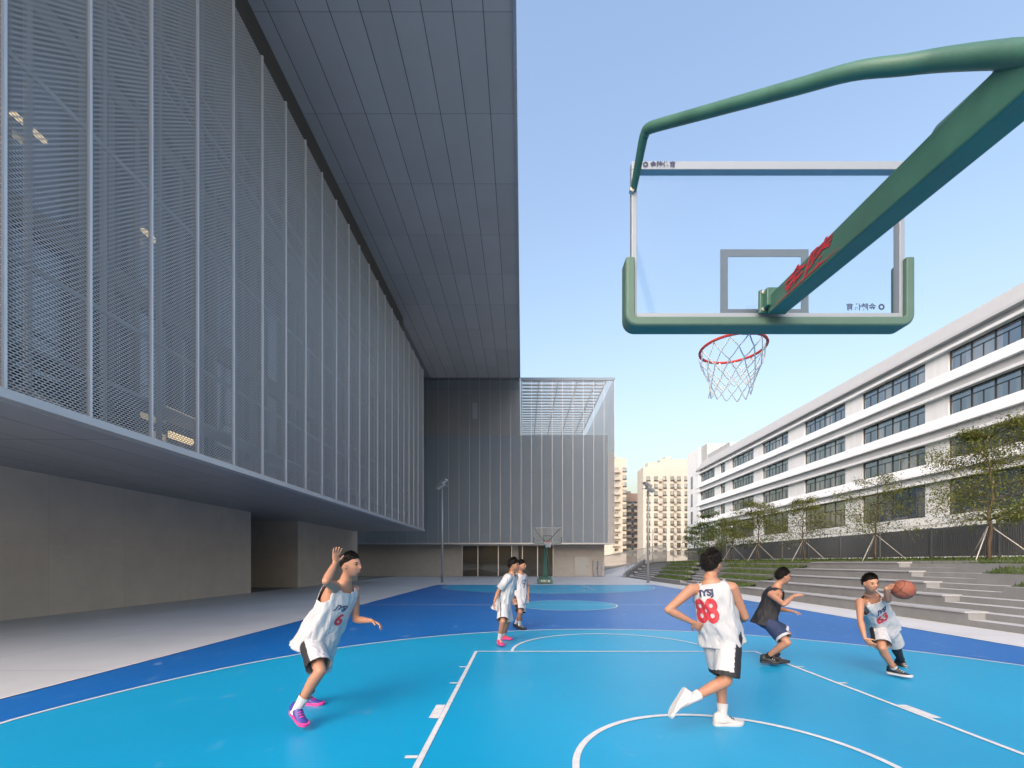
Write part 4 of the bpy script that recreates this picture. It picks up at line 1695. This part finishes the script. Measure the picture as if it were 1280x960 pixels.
    for f in bm.faces:
        c = f.calc_center_median()
        t = (c - P).dot(up) / Lt
        _, r, fw = tfr(t)
        x = (c - P).dot(r) / s
        y = (c - P).dot(fw) / s
        nk = .955 if y < 0 else .90 + .5 * abs(x)
        if abs(x) < .076 and t > nk:
            dead.append(f)
        elif abs(x) >= .076 and t > .985:
            dead.append(f)
        elif not jersey.get('sleeves') and abs(x) > .122 and (y / .074) ** 2 + ((t - .80) / .16) ** 2 < 1 and t > .6:
            dead.append(f)
    bmesh.ops.delete(bm, geom=dead, context='FACES')
    bmesh.ops.smooth_vert(bm, verts=[v for v in bm.verts if v.is_boundary], factor=.5, use_axis_x=True, use_axis_y=True, use_axis_z=True)
    bm.verts.index_update()
    jv = [v.co.copy() for v in bm.verts]
    jf = [[v.index for v in f.verts] for f in bm.faces]
    bm.free()
    jm = MB()
    jm.add(jv, jf)
    if jersey.get('sleeves'):
        for key in 'RL':
            sh, el = shl[key]
            jm.tube([sh.lerp(P + up * Lt * .82, .35), sh, sh.lerp(el, .35), sh.lerp(el, .85)], [.085 * s, .078 * s, .072 * s, .080 * s], 20, cap=False)
    bvh = BVHTree.FromPolygons([tuple(v) for v in jm.v], jm.f)
    jo = jm.build('jersey', jersey['mat'], me_o, smooth=True)
    sd_ = jo.modifiers.new('thick', 'SOLIDIFY')
    sd_.thickness = .004
    sd_.offset = 1
    for (txt, size, t, xoff, side, mat, bold, shear, nm, *wx) in jersey.get('text', ()):
        vs_, fs_ = text_mesh(txt, size, bold, shear, spacing=.92, sub=.025)
        if wx:
            vs_ = [V((v.x * wx[0], v.y, 0)) for v in vs_]
        c, r, f = tfr(t)
        dirn = f * side
        xr = r * (1 if side > 0 else -1)
        # x to the reader's right: seen from in front the wearer's right is on the reader's left
        xr = -r if side > 0 else r
        pts = []
        for v in vs_:
            o = c + xr * (v.x + xoff) * s + up * v.y * s + dirn * .45
            hit, nn, idx, dist = bvh.ray_cast(o, -dirn, 1.)
            pts.append((hit + dirn * .008) if hit else c + xr * (v.x + xoff) * s + up * v.y * s + dirn * .13 * s)
        tm = MB()
        tm.add(pts, fs_)
        tm.build(nm, mat, jo)
    # shorts
    sm_ = MB()
    sprof = [(-.20, .135, .12), (-.1, .178, .135), (0., .178, .135), (.10, .170, .128), (.16, .165, .124)]
    loft(sm_, sprof, [-.20, -.15, -.1, -.05, 0, .05, .1, .16], 32, 2.3)
    cut = shorts.get('len', .86)
    for key in 'RL':
        hip, kn, an = lg[key]
        sm_.tube([hip, hip.lerp(kn, .35), hip.lerp(kn, cut), hip.lerp(kn, cut + .12)], [.105 * s, .108 * s, .112 * s, .114 * s], 24)
    vs, fs = remesh(sm_, .008, 6)
    sh_ = MB()
    keep, mi = [], []
    for f in fs:
        c = sum((vs[i] for i in f), V((0, 0, 0))) / len(f)
        ok = True
        kind = 0
        best = None
        for key, sd in (('R', 1), ('L', -1)):
            hip, kn, an = lg[key]
            d = (kn - hip)
            tt = (c - hip).dot(d) / d.length_squared
            ra = (c - hip - d * tt).length
            if best is None or ra < best[0]:
                best = (ra, tt, key, sd, c - hip - d * tt)
        ra, tt, key, sd, rad = best
        if tt > cut:
            ok = False
        elif tt > -.1 and rad.normalized().dot(pr * sd) > .80:
            kind = 1
        elif tt > cut - .10 and shorts.get('band'):
            kind = 2
        if ok:
            keep.append(f)
            mi.append(kind)
    for f, k in zip(keep, mi):
        sh_.f.append(f)
        sh_.m.append(k)
    sh_.v = [v + (v - P).normalized() * noise.noise(v * 9.) * .008 for v in vs]
    so_ = sh_.build('shorts', [shorts['mat'], shorts.get('side', shorts['mat']), shorts.get('band', shorts['mat'])], me_o, smooth=True)
    bm = bmesh.new()
    bm.from_mesh(so_.data)
    bmesh.ops.delete(bm, geom=[v for v in bm.verts if not v.link_faces], context='VERTS')
    bm.to_mesh(so_.data)
    bm.free()
    # socks and shoes
    for sd, key in ((1, 'R'), (-1, 'L')):
        A = legs[key]
        hip, kn, an = lg[key]
        q = MB()
        top = A.get('sock', .30)
        q.tube([an - (kn - an).normalized() * .05 * s, an, an.lerp(kn, top * .5), an.lerp(kn, top)], [.041 * s, .041 * s, .044 * s, (.044 + .045 * top * .6) * s], 16, cap=False)
        q.build('sock', A.get('sockm', m_sockw), me_o, smooth=True)
        d = V(A['toe']).normalized()
        u = V(A.get('fup', (0, 0, 1)))
        u = (u - d * u.dot(d)).normalized()
        w = d.cross(u)
        base = an - u * .082 * s - d * .01 * s
        upm = MB()
        rs = []
        for tt, hw, zz, lift in ((-.076, .016, .075, .022), (-.070, .032, .112, .012), (-.040, .041, .134, .008), (.008, .044, .138, .008), (.045, .045, .118, .008), (.07, .045, .090, .008),
                                 (.10, .046, .066, .008), (.15, .047, .052, .008), (.185, .040, .042, .012), (.205, .022, .032, .018)):
            ring = []
            for k in range(16):
                a = 2 * math.pi * k / 16
                x = math.cos(a) * hw
                z = lift + (zz - lift) * (.5 + .5 * math.sin(a))
                x *= 1 - .35 * max(0, math.sin(a))
                ring.append(base + (d * tt + w * x + u * z) * s)
            rs.append(ring)
        upm.rings(rs)
        sho = upm.build('shoe', A['shoe'], me_o, smooth=True)
        sl = MB()
        out = [(-.080, .0), (-.074, .026), (-.05, .038), (0, .039), (.05, .041), (.10, .049), (.15, .051), (.19, .042), (.213, .020), (.217, 0)]
        poly = [(a, b) for a, b in out] + [(a, -b) for a, b in reversed(out[1:-1])]
        lo, hi = [], []
        for a, b in poly:
            rise = .012 * max(0, (a - .12) / .1) ** 2
            lo.append(base + (d * a * .98 + w * b * .94 + u * rise) * s)
            hi.append(base + (d * a + w * b + u * (.030 + rise)) * s)
        n = len(poly)
        sl.add(lo + hi, [tuple(range(n))[::-1], tuple(range(n, 2 * n))] + [(i, (i + 1) % n, n + (i + 1) % n, n + i) for i in range(n)])
        sl.build('sole', A.get('sole', m_sw), sho, smooth=False, bevel=.004)
        lc = MB()
        for k in range(4):
            t = .045 + k * .022
            z = .096 - k * .0115
            lc.tube([base + (d * t + w * -.022 + u * (z - .006)) * s, base + (d * (t + .006) + u * (z + .004)) * s, base + (d * t + w * .022 + u * (z - .006)) * s], .0045 * s, 5)
        lc.build('laces', A.get('lace', m_sw), sho)
    if 'tights' in legs:
        for key in legs['tights']:
            hip, kn, an = lg[key]
            q = MB()
            back = -V(legs[key]['toe']).normalized()
            q.tube([hip.lerp(kn, .8), kn, kn.lerp(an, .28) + back * .012 * s, kn.lerp(an, .6) + back * .006 * s, an.lerp(kn, .05)], [.064 * s, .058 * s, .061 * s, .049 * s, .040 * s], 18, cap=False)
            q.build('leg_sleeve', m_ck, me_o, smooth=True)
    return me_o, shl


# -- player one: left, right hand raised, running to the right
Y = 4.33
person('boy in white jersey and violet-pink shoes, right hand raised beside his head', 1.75,
       px(400, 798, 4.35), px(431, 729, 4.28), (.80, -.55, 0), px(438.5, 707, 4.26), (.97, -.18, -.05),
       {'R': dict(sh=px(418, 733, 4.14), wr=px(419, 704, 4.05), el=px(398, 736, 3.65), hd=(.10, .05, 1), hn=(.75, -.45, 0), curl=.12, spread=.2),
        'L': dict(sh=px(443, 738, 4.40), wr=px(464, 776, 4.30), el=px(440, 775, 4.5), hd=(.9, -.1, -.35), hn=(.1, -.3, -.9), curl=.45)},
       {'R': dict(an=px(371.5, 886, 4.02), kn=px(450, 838, 3.7), toe=(.75, -.55, -.30), shoe=m_sblue, sole=m_spink, lace=m_spink, fup=(.2, -.1, 1), sock=.34),
        'L': dict(an=px(383, 871, 4.70), kn=px(425, 835, 4.3), toe=(1, -.12, -.02), shoe=m_sblue, sole=m_spink, lace=m_spink, sock=.30)},
       dict(mat=m_cw, hem=-.20, blow=(-.09, .02, .0), text=(('JYSJ', .075, .66, -.01, 1, m_navy, .002, .3, 'lettering'), ('6', .17, .44, .03, 1, m_red, .006, .0, 'number'))),
       dict(mat=m_cw, side=m_ck, len=.84), m_skin, dict(side=.034, front=.074, back=-.02, vol=.010, len=.018))

# -- player two: white shirt, nearer of the far pair
person('boy in loose white shirt, arm hanging back, pink shoes, nearer of the far pair', 1.70,
       px(630.5, 752, 8.2), px(640, 716.5, 8.15), (.95, -.25, 0), px(642, 706.5, 8.12), (.98, -.1, -.05),
       {'R': dict(wr=px(618, 752, 7.85), el=px(617, 740, 8.2), hd=(-.12, 0, -1), hn=(.9, .2, 0)),
        'L': dict(wr=px(641, 748, 8.2), el=px(640, 742, 8.5), hd=(.4, -.1, -.9), hn=(.3, -.9, 0))},
       {'R': dict(an=px(624.5, 800, 8.02), kn=px(634, 775, 7.4), toe=(.35, -.9, 0), shoe=m_sred, sole=m_spink, sock=.42),
        'L': dict(an=px(629, 794, 8.60), kn=px(640, 772, 8.2), toe=(.95, -.3, 0), shoe=m_sred, sole=m_spink, sock=.3)},
       dict(mat=m_cw, hem=-.30, sleeves=True, blow=(-.05, 0, 0)),
       dict(mat=m_cw, side=m_ck, len=.92), m_skin2, dict(side=.008, front=.054, back=-.055, vol=.018))

# -- player three: behind him
person('boy in white numbered jersey and dark shoes, farther of the far pair', 1.68,
       px(650.5, 746, 10.05), px(650.5, 716, 10.05), (.75, -.65, 0), px(652, 707, 10.0), (.95, -.3, -.05),
       {'R': dict(wr=px(642, 747, 9.85), el=px(641, 735, 9.9), hd=(.1, -.2, -1), hn=(.9, .2, 0)),
        'L': dict(wr=px(660, 744, 10.0), el=px(661, 733, 10.3), hd=(.3, -.1, -1), hn=(-.9, -.2, 0))},
       {'R': dict(an=px(649.5, 782, 9.95), kn=px(653, 764, 9.4), toe=(.8, -.6, 0), shoe=m_sk, sole=m_sk, sock=.45),
        'L': dict(an=px(645, 779.5, 10.25), kn=px(653, 762, 9.9), toe=(.75, -.7, 0), shoe=m_sk, sole=m_sk, sock=.45)},
       dict(mat=m_cw, hem=-.28, text=(('JYSJ', .07, .68, 0, 1, m_navy, .002, .3, 'lettering'), ('7', .17, .46, 0, 1, m_navy, .004, 0, 'number'))),
       dict(mat=m_cw, side=m_ck, len=.88), m_skin2, dict(side=.025, front=.066, back=-.045, vol=.012))

# -- player four: back view, number 88
person('boy seen from behind in white jersey with red number 88, one foot kicked back', 1.76,
       px(900, 790, 4.05), px(888, 725, 4.03), (.42, .91, 0), px(890, 706, 4.06), (.80, .58, -.02),
       {'L': dict(sh=px(864, 737, 4.03), wr=px(866, 778, 3.98), el=px(835, 765, 3.95), hd=(.8, .3, -.5), hn=(.3, .9, 0)),
        'R': dict(sh=px(915, 735, 3.92), wr=px(926, 776, 4.22), el=px(938, 775, 3.85), hd=(.1, .9, .25), hn=(-.9, .2, 0))},
       {'L': dict(an=px(903, 896, 4.10), kn=px(932, 850, 4.5), toe=(.86, .05, 0), shoe=m_sw, sole=m_sw, sock=.30, lace=m_sk),
        'R': dict(an=px(859, 876, 3.82), kn=px(935, 862, 3.9), toe=(-.55, -.1, -.85), fup=(.85, 0, -.5), shoe=m_sw, sole=m_sw, sock=.30)},
       dict(mat=m_cw, hem=-.24, blow=(.0, 0, 0), text=(('88', .30, .46, -.045, -1, m_red, .010, .0, 'number', .72), ('JYSJ', .075, .81, -.04, -1, m_navy, .004, 0, 'lettering', 1.15))),
       dict(mat=m_cw, side=m_ck, len=.90, band=m_ck), m_skin, dict(side=.012, front=.064, back=-.060, vol=.015), pf=(.75, .65, 0))

# -- player five: black kit, defending
person('crouching boy in black jersey and navy shorts, arms held out in defence', 1.70,
       px(958, 775, 6.58), px(971, 734, 6.55), (.95, -.12, 0), px(979, 721, 6.52), (.97, -.05, -.15),
       {'R': dict(sh=px(964, 743, 6.42), wr=px(992, 745, 6.25), el=px(975, 760, 6.1), hd=(1, -.1, .25), hn=(.2, .3, -.9), curl=.25, spread=.2),
        'L': dict(wr=px(990, 764, 6.6), el=px(978, 772, 6.75), hd=(.95, -.1, -.2), hn=(.1, .2, -.95), curl=.25, spread=.2)},
       {'R': dict(an=px(958, 822, 6.45), kn=px(985, 800, 6.2), toe=(.8, -.5, 0), shoe=m_sk, sole=m_sk, sock=.2, sockm=m_ck),
        'L': dict(an=px(969, 821, 6.62), kn=px(1000, 797, 6.6), toe=(.95, -.3, 0), shoe=m_sk, sole=m_sk, sock=.2, sockm=m_ck)},
       dict(mat=m_ck, hem=-.16, blow=(-.06, 0, 0), text=(('JYSJ', .06, .70, 0, 1, m_whitep, .002, .3, 'lettering'),)),
       dict(mat=m_cn, side=m_ck, len=.84, band=m_cw), m_skin, dict(side=.018, front=.066, back=-.045, vol=.015))

# -- player six: number 63, dribbling
BALL = px(1129, 737, 5.35)
_, shl6 = person('boy in white jersey with red number 63, leaning forward and holding the ball out', 1.68,
       px(1103, 781, 6.0), px(1088, 745, 5.72), (-.18, -1, 0), px(1088, 729.5, 5.60), (-.05, -1, -.12),
       {'R': dict(sh=px(1075, 752, 5.72), wr=px(1081, 798, 5.40), el=px(1025, 775, 5.55), hd=(.45, -.3, -.6), hn=(.6, .4, .3), curl=.4),
        'L': dict(sh=px(1102, 746, 5.80), wr=BALL + V((-.175, .05, .01)), el=px(1106, 765, 6.0), hd=(.9, -.35, .20), hn=(.45, -.85, -.15), curl=.22, spread=.25)},
       {'R': dict(an=px(1118, 836, 5.82), kn=px(1085, 812, 5.2), toe=(.45, -.85, 0), shoe=m_sk, sole=m_sw, sock=.16),
        'L': dict(an=px(1127, 827, 6.42), kn=px(1122, 806, 5.7), toe=(.1, -.85, -.40), shoe=m_sk, sole=m_sk, fup=(0, -.3, .9), sock=.2, sockm=m_ck), 'tights': ('L',)},
       dict(mat=m_cw, hem=-.22, text=(('JYSJ', .09, .68, -.02, 1, m_navy, .005, .35, 'lettering'), ('63', .20, .44, -.035, 1, m_red, .009, .0, 'number', .9))),
       dict(mat=m_cw, side=m_ck, len=.86), m_skin, dict(side=.032, front=.074, back=-.045, vol=.012), head_up=(-.08, -.1, 1))

# -- the ball
bo = MB().ball(BALL, (.121, .121, .121), 40).build('basketball', m_ball, None, smooth=True, loc=BALL)
tag(bo, 'orange-brown basketball held out at arm length by number 63', 'ball')
sm = MB()
rb_ = Matrix.Rotation(.5, 3, 'Y') @ Matrix.Rotation(.6, 3, 'X')
for fn in (lambda t: V((math.cos(t), math.sin(t), 0)), lambda t: V((math.cos(t), 0, math.sin(t)))):
    sm.tube([BALL + rb_ @ fn(2 * math.pi * k / 60) * .1205 for k in range(60)], .0028, 6, closed=True)
for sg in (-1, 1):
    pts = []
    for k in range(60):
        t = 2 * math.pi * k / 60
        d = V((.62 * sg + .0, .62 * math.cos(t), .80 * math.sin(t) * .9)).normalized()
        pts.append(BALL + rb_ @ d * .1205)
    sm.tube(pts, .0028, 6, closed=True)
sm.build('seam', m_seam, bo)

# ------------------------------------------------------------------ light, sky, camera
SUN_EL, SUN_V = 33., V((-.42, -.91, 0))
sv = SUN_V.normalized() * math.cos(R(SUN_EL)) + V((0, 0, math.sin(R(SUN_EL))))
ld = bpy.data.lights.new('sun', 'SUN')
ld.energy = .55
ld.angle = R(40)
ld.color = (1, .985, .965)
lo = bpy.data.objects.new('sun', ld)
COL.objects.link(lo)
lo.location = sv * 100
lo.rotation_euler = sv.to_track_quat('Z', 'Y').to_euler()
w = bpy.data.worlds.new('World')
S.world = w
w.use_nodes = True
nt = w.node_tree
sky = nt.nodes.new('ShaderNodeTexSky')
sky.sky_type = 'NISHITA'
sky.sun_disc = False
sky.sun_elevation = R(SUN_EL)
sky.sun_rotation = math.atan2(sv.x, sv.y)
sky.altitude = 50
sky.air_density = 2.2
sky.dust_density = 7.0
sky.ozone_density = 4.0
tint = nt.nodes.new('ShaderNodeVectorMath')
tint.operation = 'MULTIPLY'
tint.inputs[1].default_value = (1.02, .95, 1.01)
nt.links.new(sky.outputs[0], tint.inputs[0])
nt.links.new(tint.outputs[0], nt.nodes['Background'].inputs['Color'])
nt.nodes['Background'].inputs['Strength'].default_value = .15

cam = bpy.data.cameras.new('camera')
cam.sensor_width = 36
cam.lens = 36 * F / 1280
cam.shift_x = -(CX - 640) / 1280
cam.shift_y = (CY - 480) / 1280
cam.clip_start = .05
cam.clip_end = 5000
co = bpy.data.objects.new('camera', cam)
COL.objects.link(co)
co.location = (0, 0, HC)
co.rotation_euler = (R(90), 0, 0)
S.camera = co
S.render.engine = 'CYCLES'
S.view_settings.view_transform = 'Standard'
S.view_settings.look = 'None'
S.view_settings.exposure = 1.17
S.view_settings.gamma = 1
c = S.cycles
c.use_denoising = True
try:
    c.denoiser = 'OPENIMAGEDENOISE'
except Exception:
    pass
c.max_bounces = 8
c.diffuse_bounces = 4
c.glossy_bounces = 4
c.transparent_max_bounces = 16
c.sample_clamp_indirect = 4
c.caustics_reflective = False
c.caustics_refractive = False
